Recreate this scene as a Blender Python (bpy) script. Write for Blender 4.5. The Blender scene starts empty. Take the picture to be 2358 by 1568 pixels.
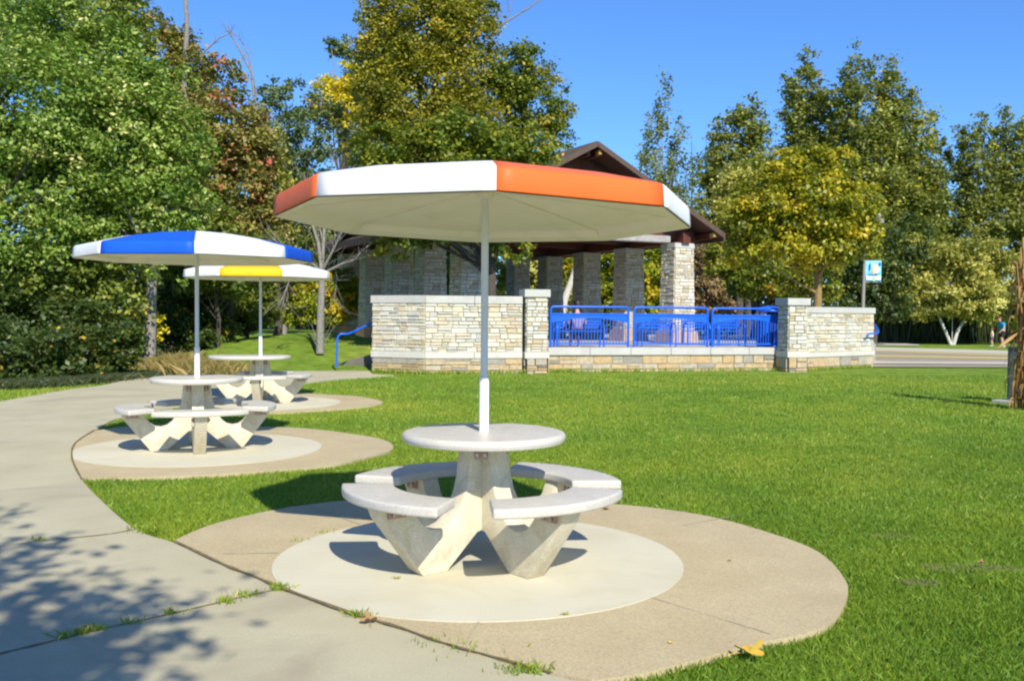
import bpy, bmesh, math, random
import numpy as np
from mathutils import Vector, Matrix
R=math.radians; PI=math.pi
rnd=random.Random(7); rng=np.random.default_rng(11)
sc=bpy.context.scene; col=sc.collection

# ------------------------------------------------------------------ measured camera
FPX,CAMH,PITCH,ROLL=2231.2,1.4427,.0262,.0066      # focal length in pixels of a 2358 px wide picture
def ray(px,py):
    a,b=px-1179.,py-784.; cr,sr=math.cos(ROLL),math.sin(ROLL)
    X=a*cr+b*sr; Y=-a*sr+b*cr; cp,sp=math.cos(PITCH),math.sin(PITCH)
    return X, FPX*cp-Y*sp, -FPX*sp-Y*cp
def at(px,py,d):                       # point seen at a pixel, at world depth y=d
    x,y,z=ray(px,py); t=d/y
    return Vector((x*t,d,CAMH+z*t))
def flat(px,py,z=0.):                  # point seen at a pixel on the level z
    x,y,w=ray(px,py); t=(z-CAMH)/w
    return (x*t,y*t)
def sstep(a,b,x):
    t=np.clip((x-a)/(b-a),0,1); return t*t*(3-2*t)
def gz(x,y):                           # the lie of the land
    x=np.asarray(x,float); y=np.asarray(y,float)
    far=-.004*np.clip(y-29,0,60)*sstep(6,12,x)
    s=(x+1.33)*(-.892)+(y-28.6)*(-.452)
    hill=.80*sstep(23.8,32,y+.25*np.clip(-x-4,0,9))*sstep(-13.5,-7,x)
    flat_=.45*sstep(27,31,y)
    k=sstep(.8,2.2,s)
    mound=(hill*k+flat_*(1-k))*(1-sstep(3,6.5,x))
    return far+mound-.028
def gz1(x,y): return float(gz(x,y))

# ------------------------------------------------------------------ helpers
def tag(o,label=None,cat=None,group=None,kind=None):
    if label: o['label']=label
    if cat: o['category']=cat
    if group: o['group']=group
    if kind: o['kind']=kind
    return o
def empty(name,loc,rz=0,label=None,cat=None,group=None):
    o=bpy.data.objects.new(name,None); col.objects.link(o); o.location=loc; o.rotation_euler=(0,0,rz)
    o.empty_display_size=.2
    return tag(o,label,cat,group)
def link(name,me,mats,parent=None):
    o=bpy.data.objects.new(name,me); col.objects.link(o)
    if not isinstance(mats,(list,tuple)): mats=[mats]
    for m in mats: me.materials.append(m)
    if parent: o.parent=parent
    return o
def copy_tree(o,parent=None,drop=()):
    c=o.copy(); col.objects.link(c); c.parent=parent
    for ch in o.children:
        copy_tree(ch,c)
    return c
class MB:
    def __init__(s): s.v=[]; s.f=[]; s.m=[]; s.vals=[]
    def add(s,vs,fs,mi=0,val=None):
        b=len(s.v); s.v+= [tuple(p) for p in vs]; s.f+=[tuple(b+i for i in f) for f in fs]; s.m+=[mi]*len(fs)
        s.vals+=[rnd.random() if val is None else val]*len(fs)
        return s
    def box(s,x0,x1,y0,y1,z0,z1,mi=0,M=None,val=None,top=None):
        t=top or 0
        vs=[(x0,y0,z0),(x1,y0,z0),(x1,y1,z0),(x0,y1,z0),(x0+t,y0+t,z1),(x1-t,y0+t,z1),(x1-t,y1-t,z1),(x0+t,y1-t,z1)]
        if M is not None: vs=[tuple(M@Vector(v)) for v in vs]
        return s.add(vs,[(0,3,2,1),(4,5,6,7),(0,1,5,4),(1,2,6,5),(2,3,7,6),(3,0,4,7)],mi,val)
    def bar(s,a,b,w,h,mi=0,up=Vector((0,0,1))):
        a,b=Vector(a),Vector(b); d=(b-a).normalized(); sd=d.cross(up)
        if sd.length<1e-4: sd=Vector((1,0,0))
        sd.normalize(); u=sd.cross(d); vs=[]
        for p in (a,b):
            for i,j in((-1,-1),(1,-1),(1,1),(-1,1)): vs.append(p+sd*i*w/2+u*j*h/2)
        return s.add(vs,[(0,3,2,1),(4,5,6,7),(0,1,5,4),(1,2,6,5),(2,3,7,6),(3,0,4,7)],mi)
    def tube(s,pts,rad,n=8,mi=0,cap=True):
        pts=[Vector(p) for p in pts]; k=len(pts)
        if not isinstance(rad,(list,tuple)): rad=[rad]*k
        vs=[];fs=[]; prev=None
        for i,p in enumerate(pts):
            d=(pts[min(i+1,k-1)]-pts[max(i-1,0)]).normalized()
            if prev is None:
                sd=d.cross(Vector((0,0,1))) 
                if sd.length<.05: sd=d.cross(Vector((1,0,0)))
            else: sd=prev-d*prev.dot(d)
            sd.normalize(); prev=sd; u=d.cross(sd)
            for j in range(n):
                a=2*PI*j/n; vs.append(p+(sd*math.cos(a)+u*math.sin(a))*rad[i])
        for i in range(k-1):
            for j in range(n): fs.append((i*n+j,i*n+(j+1)%n,(i+1)*n+(j+1)%n,(i+1)*n+j))
        if cap: fs.append(tuple(range(n-1,-1,-1))); fs.append(tuple((k-1)*n+j for j in range(n)))
        return s.add(vs,fs,mi)
    def lathe(s,prof,n=48,mi=0,c=(0,0,0)):
        vs=[];fs=[];k=len(prof)
        for r,z in prof:
            for j in range(n):
                a=2*PI*j/n; vs.append((c[0]+r*math.cos(a),c[1]+r*math.sin(a),c[2]+z))
        for i in range(k-1):
            for j in range(n): fs.append((i*n+j,i*n+(j+1)%n,(i+1)*n+(j+1)%n,(i+1)*n+j))
        fs.append(tuple(range(n-1,-1,-1))); fs.append(tuple((k-1)*n+j for j in range(n)))
        return s.add(vs,fs,mi)
    def mesh(s,name,smooth=False,angle=None,bevel=0,seg=2):
        me=bpy.data.meshes.new(name); me.from_pydata(s.v,[],s.f)
        me.polygons.foreach_set('material_index',s.m)
        at_=me.attributes.new('v','FLOAT','FACE'); at_.data.foreach_set('value',s.vals)
        bm=bmesh.new(); bm.from_mesh(me)
        bmesh.ops.recalc_face_normals(bm,faces=bm.faces)
        if bevel:
            es=[e for e in bm.edges if len(e.link_faces)==2 and e.calc_face_angle()>R(28)]
            bmesh.ops.bevel(bm,geom=es,offset=bevel,segments=seg,affect='EDGES',profile=.6,clamp_overlap=True)
        bm.to_mesh(me); bm.free()
        if smooth or angle:
            me.polygons.foreach_set('use_smooth',[True]*len(me.polygons))
            if angle: me.set_sharp_from_angle(angle=R(angle))
        me.update(); return me
    def build(s,name,mats,parent=None,**k): return link(name,s.mesh(name,**k),mats,parent)

# ------------------------------------------------------------------ materials
def newmat(name):
    m=bpy.data.materials.new(name); m.use_nodes=True; nt=m.node_tree; nt.nodes.clear()
    out=nt.nodes.new('ShaderNodeOutputMaterial'); return m,nt,out
def N(nt,t,**k):
    n=nt.nodes.new(t)
    for a,b in k.items():
        if a.startswith('i_'): n.inputs[a[2:].replace('_',' ')].default_value=b
        else: setattr(n,a,b)
    return n
def ramp(nt,stops,interp='LINEAR'):
    n=nt.nodes.new('ShaderNodeValToRGB'); cr=n.color_ramp; cr.interpolation=interp
    while len(cr.elements)<len(stops): cr.elements.new(.5)
    for e,(p,c) in zip(cr.elements,stops): e.position=p; e.color=(*c,1) if len(c)==3 else c
    return n
def noise(nt,scale,detail=4,rough=.55,vec=None,dist=0):
    n=nt.nodes.new('ShaderNodeTexNoise'); n.inputs['Scale'].default_value=scale; n.inputs['Detail'].default_value=detail
    n.inputs['Roughness'].default_value=rough; n.inputs['Distortion'].default_value=dist
    if vec: nt.links.new(vec,n.inputs['Vector'])
    return n
def mix(nt,fac,a,b,blend='MIX'):
    n=nt.nodes.new('ShaderNodeMix'); n.data_type='RGBA'; n.blend_type=blend
    for s,v in((0,fac),(6,a),(7,b)):
        if hasattr(v,'is_linked') or hasattr(v,'links'): nt.links.new(v,n.inputs[s])
        else: n.inputs[s].default_value=v if s==0 else ((*v,1) if len(v)==3 else v)
    return n.outputs[2]
def bump(nt,h,strength,dist,bsdf):
    b=nt.nodes.new('ShaderNodeBump'); b.inputs['Strength'].default_value=strength; b.inputs['Distance'].default_value=dist
    nt.links.new(h,b.inputs['Height']); nt.links.new(b.outputs[0],bsdf.inputs['Normal'])
def surf(name,c1,c2,scale=6,rough=.7,speck=None,bstr=.2,bdist=.004,bscale=60,metal=0,coat=0,obj=False,grime=None,spec=.5):
    m,nt,out=newmat(name); tc=N(nt,'ShaderNodeTexCoord'); vec=tc.outputs['Object']
    b=N(nt,'ShaderNodeBsdfPrincipled'); b.inputs['Roughness'].default_value=rough; b.inputs['Metallic'].default_value=metal
    b.inputs['Coat Weight'].default_value=coat; b.inputs['Specular IOR Level'].default_value=spec
    n=noise(nt,scale,6,.6,vec); rp=ramp(nt,[(.3,c1),(.7,c2)]); nt.links.new(n.outputs[0],rp.inputs[0]); c=rp.outputs[0]
    if grime:
        n3=noise(nt,grime[0],5,.65,vec,1.); r3=ramp(nt,[(.5,(0,0,0)),(.75,(1,1,1))]); nt.links.new(n3.outputs[0],r3.inputs[0])
        ml=N(nt,'ShaderNodeMath',operation='MULTIPLY'); ml.inputs[1].default_value=grime[2]; nt.links.new(r3.outputs[0],ml.inputs[0])
        c=mix(nt,ml.outputs[0],c,grime[1])
    if speck:
        n2=noise(nt,speck[0],2,.5,vec); r2=ramp(nt,[(.35,(0,0,0)),(.65,(1,1,1))]); nt.links.new(n2.outputs[0],r2.inputs[0])
        f=N(nt,'ShaderNodeMath',operation='MULTIPLY'); f.inputs[1].default_value=speck[2]; nt.links.new(r2.outputs[0],f.inputs[0])
        c=mix(nt,f.outputs[0],c,speck[1])
    nt.links.new(c,b.inputs['Base Color'])
    if bstr:
        nb=noise(nt,bscale,3,.6,vec); bump(nt,nb.outputs[0],bstr,bdist,b)
    nt.links.new(b.outputs[0],out.inputs[0]); return m
LEAFK=2.0
def leafmat(name,stops,trans=.4,patch=None,rough=.5,k=1.):
    k*=LEAFK; stops=[(p,(min(.75,c[0]*k*1.32),min(.7,c[1]*k*1.06),c[2]*k*.85)) for p,c in stops]
    m,nt,out=newmat(name); a=N(nt,'ShaderNodeAttribute',attribute_name='v'); rp=ramp(nt,stops); nt.links.new(a.outputs['Fac'],rp.inputs[0]); c=rp.outputs[0]
    if patch:
        tc=N(nt,'ShaderNodeTexCoord'); n=noise(nt,patch[0],2,.5,tc.outputs['Object']); r=ramp(nt,[(patch[2],(0,0,0)),(patch[2]+.12,(1,1,1))]); nt.links.new(n.outputs[0],r.inputs[0])
        c=mix(nt,r.outputs[0],c,patch[1])
    p=N(nt,'ShaderNodeBsdfPrincipled'); p.inputs['Roughness'].default_value=rough; p.inputs['Specular IOR Level'].default_value=.5
    t=N(nt,'ShaderNodeBsdfTranslucent'); ms=N(nt,'ShaderNodeMixShader'); ms.inputs[0].default_value=trans
    g=mix(nt,.35,c,(.30,.36,.02)); nt.links.new(c,p.inputs['Base Color']); nt.links.new(g,t.inputs[0])
    nt.links.new(p.outputs[0],ms.inputs[1]); nt.links.new(t.outputs[0],ms.inputs[2]); nt.links.new(ms.outputs[0],out.inputs[0]); return m

WALK=surf('walkway_concrete',(.425,.385,.235),(.51,.47,.30),1.3,.85,(90,(.30,.27,.21),.35),.3,.003,120,grime=(.8,(.33,.28,.18),.75))
DISC=surf('cream_concrete',(.545,.51,.36),(.61,.58,.43),1.5,.8,(120,(.45,.42,.33),.25),.2,.002,150,grime=(1.3,(.50,.42,.26),.55))
PADM=surf('tan_aggregate',(.475,.385,.205),(.565,.475,.27),1.8,.9,(110,(.30,.235,.15),.6),.5,.004,110,grime=(1.0,(.40,.31,.18),.5))
CAST=surf('cast_concrete_cream',(.64,.585,.42),(.76,.71,.55),9,.7,(130,(.36,.31,.21),.45),.35,.004,90,grime=(6,(.42,.31,.15),.6))
TOPM=surf('polished_terrazzo',(.60,.575,.50),(.68,.65,.57),8,.42,(200,(.33,.31,.27),.6),.05,.001,120,grime=(5,(.44,.41,.33),.45))
PLATE=surf('rusty_plate',(.36,.22,.15),(.46,.32,.24),14,.7)
BOLT=surf('bolt_steel',(.35,.35,.36),(.5,.5,.5),20,.35,metal=.8)
POLE=surf('painted_pole',(.60,.61,.60),(.66,.67,.66),8,.35,bstr=0)
def gloss(name,c,r=.5): return surf(name,tuple(x*.94 for x in c),c,3,r,bstr=.03,bdist=.002,bscale=8,coat=0,spec=.2,grime=(2.2,tuple(x*.8 for x in c),.5))
WHITE=gloss('white_fibreglass',(.80,.80,.78)); ORANGE=gloss('orange_fibreglass',(.82,.15,.03)); BLUEC=gloss('blue_fibreglass',(.010,.10,.62)); YELLOW=gloss('yellow_fibreglass',(.85,.50,.012))
LINER=surf('canopy_underside',(.72,.69,.54),(.78,.75,.60),2.2,.7,bstr=.1,bscale=30,grime=(2.5,(.50,.46,.33),.35))
BLUE=surf('blue_powder_coat',(.005,.10,.62),(.008,.13,.72),5,.35,bstr=0,coat=.2)
def stonemat(name,stops,dark=.35):
    m,nt,out=newmat(name); a=N(nt,'ShaderNodeAttribute',attribute_name='v'); rp=ramp(nt,stops,'LINEAR'); nt.links.new(a.outputs['Fac'],rp.inputs[0])
    tc=N(nt,'ShaderNodeTexCoord'); n=noise(nt,9,6,.65,tc.outputs['Object']); r=ramp(nt,[(.42,(0,0,0)),(.75,(1,1,1))]); nt.links.new(n.outputs[0],r.inputs[0])
    f=N(nt,'ShaderNodeMath',operation='MULTIPLY'); f.inputs[1].default_value=dark; nt.links.new(r.outputs[0],f.inputs[0])
    c=mix(nt,f.outputs[0],rp.outputs[0],(.25,.20,.13))
    b=N(nt,'ShaderNodeBsdfPrincipled'); b.inputs['Roughness'].default_value=.9; nt.links.new(c,b.inputs['Base Color'])
    n2=noise(nt,22,5,.7,tc.outputs['Object']); bump(nt,n2.outputs[0],.6,.02,b); nt.links.new(b.outputs[0],out.inputs[0]); return m
STONE=stonemat('stacked_limestone',[(0,(.52,.42,.26)),(.12,(.60,.51,.35)),(.3,(.64,.58,.43)),(.6,(.68,.64,.52)),(.85,(.62,.61,.54)),(1,(.47,.46,.41))],.30)
PLINTH=stonemat('ochre_plinth_stone',[(0,(.52,.36,.17)),(.4,(.56,.43,.25)),(.7,(.50,.44,.32)),(.9,(.36,.34,.28)),(1,(.24,.23,.2))],.8)
MORTAR=surf('mortar',(.26,.225,.165),(.34,.29,.20),10,.95,bstr=.2)
COPING=surf('limestone_coping',(.47,.46,.42),(.56,.55,.50),2.5,.85,(70,(.33,.32,.28),.25),.2,.003,60,grime=(3,(.36,.33,.26),.5))
BAND=surf('limestone_band',(.55,.53,.46),(.62,.60,.53),2.5,.85,(70,(.4,.38,.3),.25),.2,.003,60,grime=(3,(.42,.37,.27),.4))
WOODR=surf('red_brown_timber',(.085,.018,.010),(.12,.028,.015),7,.6)
SOFFIT=surf('brown_soffit_boards',(.05,.016,.010),(.075,.024,.014),9,.7)
SHINGLE=surf('brown_shingles',(.075,.05,.042),(.11,.075,.065),14,.9,(60,(.06,.04,.035),.6),.4,.01,40)
FASC=surf('brown_fascia',(.075,.045,.03),(.105,.065,.045),8,.7)
BRASS=surf('golden_timber_end',(.42,.22,.05),(.5,.28,.08),10,.6)
GBEAM=surf('weathered_grey_beam',(.30,.28,.27),(.48,.45,.43),6,.8,(40,(.2,.18,.17),.5))
TERR=surf('terrace_paving',(.40,.37,.31),(.46,.43,.36),3,.9,(60,(.3,.28,.24),.3))
ASPH=surf('asphalt',(.31,.265,.18),(.37,.32,.225),2,.95,(50,(.12,.12,.12),.4))
LANE=surf('pale_gutter_concrete',(.45,.42,.32),(.53,.49,.38),2,.95)
YLINE=surf('yellow_road_paint',(.58,.45,.10),(.66,.52,.14),6,.8)
BOXG=surf('grey_green_cabinet_paint',(.09,.12,.105),(.11,.145,.13),4,.5,bstr=0)
LAMPM=surf('grey_brown_metal',(.22,.20,.18),(.28,.26,.23),6,.5,bstr=0)
SOIL=surf('joint_dirt',(.10,.075,.03),(.26,.19,.08),14,1,bstr=.3)
CREASE=surf('tooled_joint',(.33,.29,.20),(.40,.35,.25),10,1,bstr=0)
def bark(name,c1,c2): return surf(name,c1,c2,12,.95,(35,tuple(x*.45 for x in c1),.6),.6,.02,30)
BARKG=bark('grey_bark',(.22,.20,.17),(.34,.32,.28)); BARKD=bark('dark_bark',(.07,.055,.04),(.12,.10,.075)); BARKO=bark('ochre_lichen_bark',(.26,.17,.06),(.36,.25,.10)); BARKW=bark('white_birch_bark',(.55,.52,.46),(.75,.72,.66))
# leaves (base colours stay near real foliage)
LM={
'ash':leafmat('ash_green_leaves',[(0,(.032,.08,.010)),(.5,(.092,.175,.03)),(.85,(.18,.26,.075)),(1,(.29,.35,.16))],.35),
'green':leafmat('mid_green_leaves',[(0,(.03,.06,.010)),(.6,(.08,.125,.02)),(1,(.17,.21,.04))],.35),
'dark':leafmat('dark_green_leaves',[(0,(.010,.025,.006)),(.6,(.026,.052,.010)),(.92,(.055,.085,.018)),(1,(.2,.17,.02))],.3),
'bluish':leafmat('blue_green_leaves',[(0,(.03,.06,.03)),(.7,(.07,.12,.05)),(1,(.14,.19,.08))],.3),
'rusty':leafmat('green_leaves_turning_red',[(0,(.05,.07,.015)),(.5,(.12,.14,.035)),(.75,(.17,.16,.06)),(.93,(.20,.13,.08)),(1,(.27,.07,.05))],.35),
'olive':leafmat('olive_yellow_leaves',[(0,(.05,.075,.008)),(.5,(.145,.17,.016)),(.85,(.22,.235,.025)),(1,(.27,.22,.022))],.4,k=.88),
'maple':leafmat('maple_leaves_green_with_gold',[(0,(.025,.055,.006)),(.45,(.075,.125,.014)),(.8,(.16,.20,.022)),(.93,(.26,.22,.02)),(1,(.38,.20,.015))],.4,k=.92),
'gold':leafmat('golden_maple_leaves',[(0,(.05,.08,.006)),(.4,(.14,.18,.012)),(.78,(.25,.26,.02)),(1,(.38,.27,.018))],.42,k=.95),
'yellow':leafmat('yellow_leaves',[(0,(.28,.26,.01)),(1,(.60,.46,.02))],.4),
'lime':leafmat('yellow_green_leaves',[(0,(.06,.11,.008)),(.6,(.20,.27,.015)),(.9,(.34,.33,.02)),(1,(.45,.25,.02))],.45,k=.8),
'poplar':leafmat('poplar_leaves',[(0,(.04,.065,.015)),(.6,(.11,.145,.032)),(.95,(.16,.225,.05)),(1,(.22,.22,.03))],.42,k=1.0),
'birch':leafmat('birch_leaves',[(0,(.07,.10,.02)),(.5,(.19,.22,.05)),(1,(.36,.36,.11))],.4),
'brown':leafmat('brown_thicket_leaves',[(0,(.05,.045,.02)),(.6,(.11,.09,.05)),(1,(.18,.14,.07))],.2),
'straw':leafmat('dry_straw_stems',[(0,(.04,.06,.015)),(.5,(.11,.11,.04)),(1,(.22,.18,.09))],.3),
'reed':leafmat('dark_reed_stems',[(0,(.012,.026,.012)),(.7,(.028,.048,.02)),(1,(.11,.10,.05))],.3),
'corn':leafmat('dried_corn_leaves',[(0,(.20,.11,.03)),(.5,(.40,.26,.09)),(1,(.50,.38,.18))],.3,k=.42),
}

# ------------------------------------------------------------------ world, sun, camera
w=bpy.data.worlds.new('World'); sc.world=w; w.use_nodes=True; nt=w.node_tree; bg=nt.nodes['Background']
sky=nt.nodes.new('ShaderNodeTexSky'); sky.sky_type='NISHITA'; sky.sun_disc=False
ELEV=R(40); SH=Vector((-.31,.951,0)).normalized()       # shadows run this way on the ground
sun_dir=Vector((-SH.x*math.cos(ELEV),-SH.y*math.cos(ELEV),math.sin(ELEV)))
sky.sun_elevation=ELEV; sky.sun_rotation=math.atan2(sun_dir.x,sun_dir.y)
sky.air_density=1.0; sky.dust_density=.15; sky.ozone_density=4.5; sky.altitude=200
nt.links.new(mix(nt,1.,sky.outputs[0],(.47,.72,1.05),'MULTIPLY'),bg.inputs[0]); bg.inputs[1].default_value=.13
sl=bpy.data.lights.new('sun','SUN'); sl.energy=4.6; sl.angle=R(.5); sl.color=(1,.935,.82)
so=bpy.data.objects.new('sun',sl); col.objects.link(so); so.rotation_euler=(-sun_dir).to_track_quat('-Z','Y').to_euler(); so.location=(5,-10,20)
cam=bpy.data.cameras.new('camera'); co=bpy.data.objects.new('camera',cam); col.objects.link(co)
cam.sensor_width=36; cam.lens=FPX/2358*36; cam.clip_end=3000; cam.clip_start=.05
cp,sp=math.cos(PITCH),math.sin(PITCH); fwd=Vector((0,cp,-sp)); up=Vector((0,sp,cp)); rt=Vector((1,0,0))
# picture content is turned clockwise by ROLL
rt2=rt*math.cos(ROLL)+up*math.sin(ROLL); up2=up*math.cos(ROLL)-rt*math.sin(ROLL)
M=Matrix((rt2,up2,-fwd)).transposed().to_4x4(); M.translation=Vector((0,0,CAMH)); co.matrix_world=M
sc.camera=co
sc.render.resolution_x=1024; sc.render.resolution_y=680
sc.view_settings.view_transform='Standard'; sc.view_settings.look='None'; sc.view_settings.gamma=1; sc.view_settings.exposure=.50
sc.render.engine='CYCLES'; sc.cycles.max_bounces=8; sc.cycles.filter_width=2.2

# ------------------------------------------------------------------ ground
def gridmesh(xs,ys,zf):
    X,Y=np.meshgrid(xs,ys); Z=zf(X,Y); nx,ny=len(xs),len(ys)
    v=np.stack([X.ravel(),Y.ravel(),Z.ravel()],1)
    i=np.arange(nx-1)[None,:]+nx*np.arange(ny-1)[:,None]; i=i.ravel()
    f=np.stack([i,i+1,i+1+nx,i+nx],1)
    me=bpy.data.meshes.new('ground'); me.from_pydata(v.tolist(),[],f.tolist()); me.polygons.foreach_set('use_smooth',[True]*len(f)); return me
m,nt,out=newmat('lawn'); tc=N(nt,'ShaderNodeTexCoord'); vec=tc.outputs['Object']
n1=noise(nt,.35,4,.6,vec,.6); n2=noise(nt,3.2,4,.6,vec); n3=noise(nt,45,3,.7,vec)
r1=ramp(nt,[(.35,(.16,.26,.03)),(.55,(.21,.31,.04)),(.72,(.29,.33,.06))]); nt.links.new(n1.outputs[0],r1.inputs[0])
r2=ramp(nt,[(.35,(.72,.72,.72)),(.65,(1.15,1.15,1.15))]); nt.links.new(n2.outputs[0],r2.inputs[0])
r3=ramp(nt,[(.35,(.65,.68,.6)),(.65,(1.2,1.2,1.2))]); nt.links.new(n3.outputs[0],r3.inputs[0])
c=mix(nt,1.,r1.outputs[0],r2.outputs[0],'MULTIPLY'); c=mix(nt,1.,c,r3.outputs[0],'MULTIPLY')
b=N(nt,'ShaderNodeBsdfPrincipled'); b.inputs['Roughness'].default_value=1; b.inputs['Specular IOR Level'].default_value=.1; nt.links.new(c,b.inputs['Base Color'])
bump(nt,n3.outputs[0],.9,.03,b); nt.links.new(b.outputs[0],out.inputs[0]); LAWN=m
xs=np.unique(np.concatenate([np.linspace(-600,-40,12),np.linspace(-40,40,161),np.linspace(40,600,12)]))
ys=np.unique(np.concatenate([np.linspace(-60,0,8),np.linspace(0,60,151),np.linspace(60,1200,20)]))
g=link('ground',gridmesh(xs,ys,gz),LAWN); tag(g,kind='structure')

def sheet(name,poly,z,mat,thick=.12,parent=None,sub=True,zf=lambda x,y:0,kind='structure'):
    """flat slab with an outline, top at z above the land"""
    bm=bmesh.new(); vs=[bm.verts.new((x,y,0)) for x,y in poly]
    f=bm.faces.new(vs); bm.normal_update()
    if f.normal.z<0: f.normal_flip()
    bmesh.ops.triangulate(bm,faces=[f])
    ex=bmesh.ops.extrude_face_region(bm,geom=list(bm.faces))
    for e in ex['geom']:
        if isinstance(e,bmesh.types.BMVert): e.co.z+=1.
    bmesh.ops.recalc_face_normals(bm,faces=bm.faces)
    for v in bm.verts:
        base=(zf or gz1)(v.co.x,v.co.y)
        v.co.z=base+z if v.co.z>.5 else base+z-thick
    me=bpy.data.meshes.new(name); bm.to_mesh(me); bm.free()
    o=link(name,me,mat,parent)
    if kind: o['kind']=kind
    return o
def smooth_poly(pts,n=4):
    out=[];k=len(pts)
    for i in range(k-1):
        p0,p1,p2,p3=[np.array(pts[min(max(j,0),k-1)]) for j in(i-1,i,i+1,i+2)]
        for t in np.linspace(0,1,n,endpoint=False):
            out.append(tuple(.5*((2*p1)+(-p0+p2)*t+(2*p0-5*p1+4*p2-p3)*t*t+(-p0+3*p1-3*p2+p3)*t**3)))
    out.append(tuple(pts[-1])); return out
F=lambda L:[flat(*p) for p in L]
arc=smooth_poly(F([(1270,1554),(1185,1530),(1023,1485),(916,1447),(808,1415),(652,1358),(595,1334),(512,1301),(404,1250),(307,1215),(205,1124),(178,1086),(165,1050),(175,1020),(219,991),(268,964),(352,948),(420,936),(500,922),(600,898),(712,881),(795,871),(907,864)]))
right_near=[(1.1,3.3),(2.6,2.2),(5,.8),(8,-2),(8,-8)]
back=smooth_poly(F([(857,861),(840,848),(813,843),(776,844),(665,848),(536,859),(430,864),(324,869),(231,888),(162,896),(0,924)]))
walk=right_near[::-1]+arc+back+[(-12,14.5),(-16,11),(-20,6),(-20,-8)]
WALKZ=.0
sheet('walkway',walk,WALKZ,WALK,.1,zf=lambda x,y:0)
p1o=smooth_poly(F([(1362,1568),(1454,1555),(1593,1523),(1731,1486),(1870,1456),(1916,1431),(1939,1403),(1952,1366),(1948,1340),(1916,1297),(1870,1264),(1800,1237),(1685,1202),(1570,1179),(1408,1161),(1180,1150),(862,1150),(700,1164),(592,1183),(484,1210),(404,1244)]))
i0=min(range(len(arc)),key=lambda i:(arc[i][0]-p1o[-1][0])**2+(arc[i][1]-p1o[-1][1])**2)
pad1=[(.75,3.70),(.45,3.74)]+arc[1:i0][::1]
pad1=p1o[0:]+arc[1:i0][::-1]
sheet('seating_pad',pad1,.005,PADM,.1)
def circ(c,r,a0=0,a1=360,n=96): return [(c[0]+r*math.cos(R(a0+(a1-a0)*i/n)),c[1]+r*math.sin(R(a0+(a1-a0)*i/n))) for i in range(n)]
def inside(x,y,poly):
    x=np.asarray(x); y=np.asarray(y); r=np.zeros(x.shape,bool); k=len(poly)
    for i in range(k):
        x1,y1=poly[i]; x2,y2=poly[(i+1)%k]
        if y1==y2: continue
        c=((y1>y)!=(y2>y))&(x<(x2-x1)*(y-y1)/(y2-y1)+x1); r^=c
    return r
T1=(-.16,5.62); T2=(-3.33,10.24); T3=(-4.05,15.6)
def clip_disc(c,r,poly,eps=.0):
    """disc kept inside the pad outline (pulled in to the outline where it would cross it)"""
    out=[]
    for x,y in circ(c,r,n=120):
        t=1.
        while t>.3 and not inside(np.array([c[0]+(x-c[0])*t]),np.array([c[1]+(y-c[1])*t]),poly)[0]: t-=.01
        out.append((c[0]+(x-c[0])*t,c[1]+(y-c[1])*t))
    return out
sheet('pad_disc',clip_disc((-.186,5.69),1.19,pad1),.0095,DISC,.1)
a2=[i for i,p in enumerate(arc) if 0]
p2o=smooth_poly(F([(183,1100),(205,1102),(251,1100),(382,1098),(492,1093),(602,1085),(680,1079),(763,1072),(833,1057),(885,1043),(906,1030),(879,1012),(787,996),(690,986),(600,983),(500,980),(400,979),(300,982),(219,992)]))
ja=min(range(len(arc)),key=lambda i:(arc[i][0]-p2o[0][0])**2+(arc[i][1]-p2o[0][1])**2)
jb=min(range(len(arc)),key=lambda i:(arc[i][0]-p2o[-1][0])**2+(arc[i][1]-p2o[-1][1])**2)
pad2=p2o+arc[ja+1:jb][::-1]
sheet('seating_pad',pad2,.005,PADM,.1)
sheet('pad_disc',clip_disc((T2[0]+.02,T2[1]+.02),1.27,pad2),.0095,DISC,.1)
p3o=smooth_poly(F([(470,934),(560,947),(628,950),(739,944),(813,939),(870,932),(880,925),(850,917),(813,912),(758,909),(700,906),(620,905)]))
pad3=p3o+[(T3[0]-1.3,T3[1]+1.2),(T3[0]-1.9,T3[1]+.2),(T3[0]-1.6,T3[1]-.9)]
sheet('seating_pad',pad3,.005,PADM,.1)
sheet('pad_disc',clip_disc((T3[0]+.03,T3[1]-.05),1.25,pad3),.0095,DISC,.1)
def strip(name,pts,w,z,mat,jit=.25):
    mb=MB(); k=len(pts); L=[];Rr=[]
    for i,p in enumerate(pts):
        a=Vector(pts[max(i-1,0)]); b=Vector(pts[min(i+1,k-1)]); d=(b-a).normalized(); n=Vector((-d.y,d.x)); ww=w*(1+rnd.uniform(-jit,jit))/2
        L.append((p[0]+n.x*ww,p[1]+n.y*ww,z)); Rr.append((p[0]-n.x*ww,p[1]-n.y*ww,z))
    vs=L+Rr; fs=[(i,i+1,k+i+1,k+i) for i in range(k-1)]
    o=mb.add(vs,fs).build(name,mat); o['kind']='structure'; return o
def dense(pts,n=8): return smooth_poly(pts,n)
strip('pavement_joint',arc[:i0+1],.020,.0125,SOIL,.5)
strip('pavement_joint',arc[ja:jb+1],.018,.0125,SOIL,.4)
j1=dense(F([(645,1357),(595,1366),(501,1388),(377,1417),(231,1449),(100,1481),(0,1505),(-160,1545)])); strip('pavement_joint',j1,.014,.0035,SOIL,.5)
j2=dense(F([(306,1220),(240,1231),(92,1246),(0,1259),(-200,1285)])); strip('pavement_joint',j2,.014,.0035,SOIL,.5)
j3=dense(F([(1107,1427),(1064,1493)])); strip('pavement_joint',j3,.008,.0085,CREASE)
j4=dense(F([(512,1277),(640,1275)])); strip('pavement_joint',j4,.008,.0085,WALK)
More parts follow.
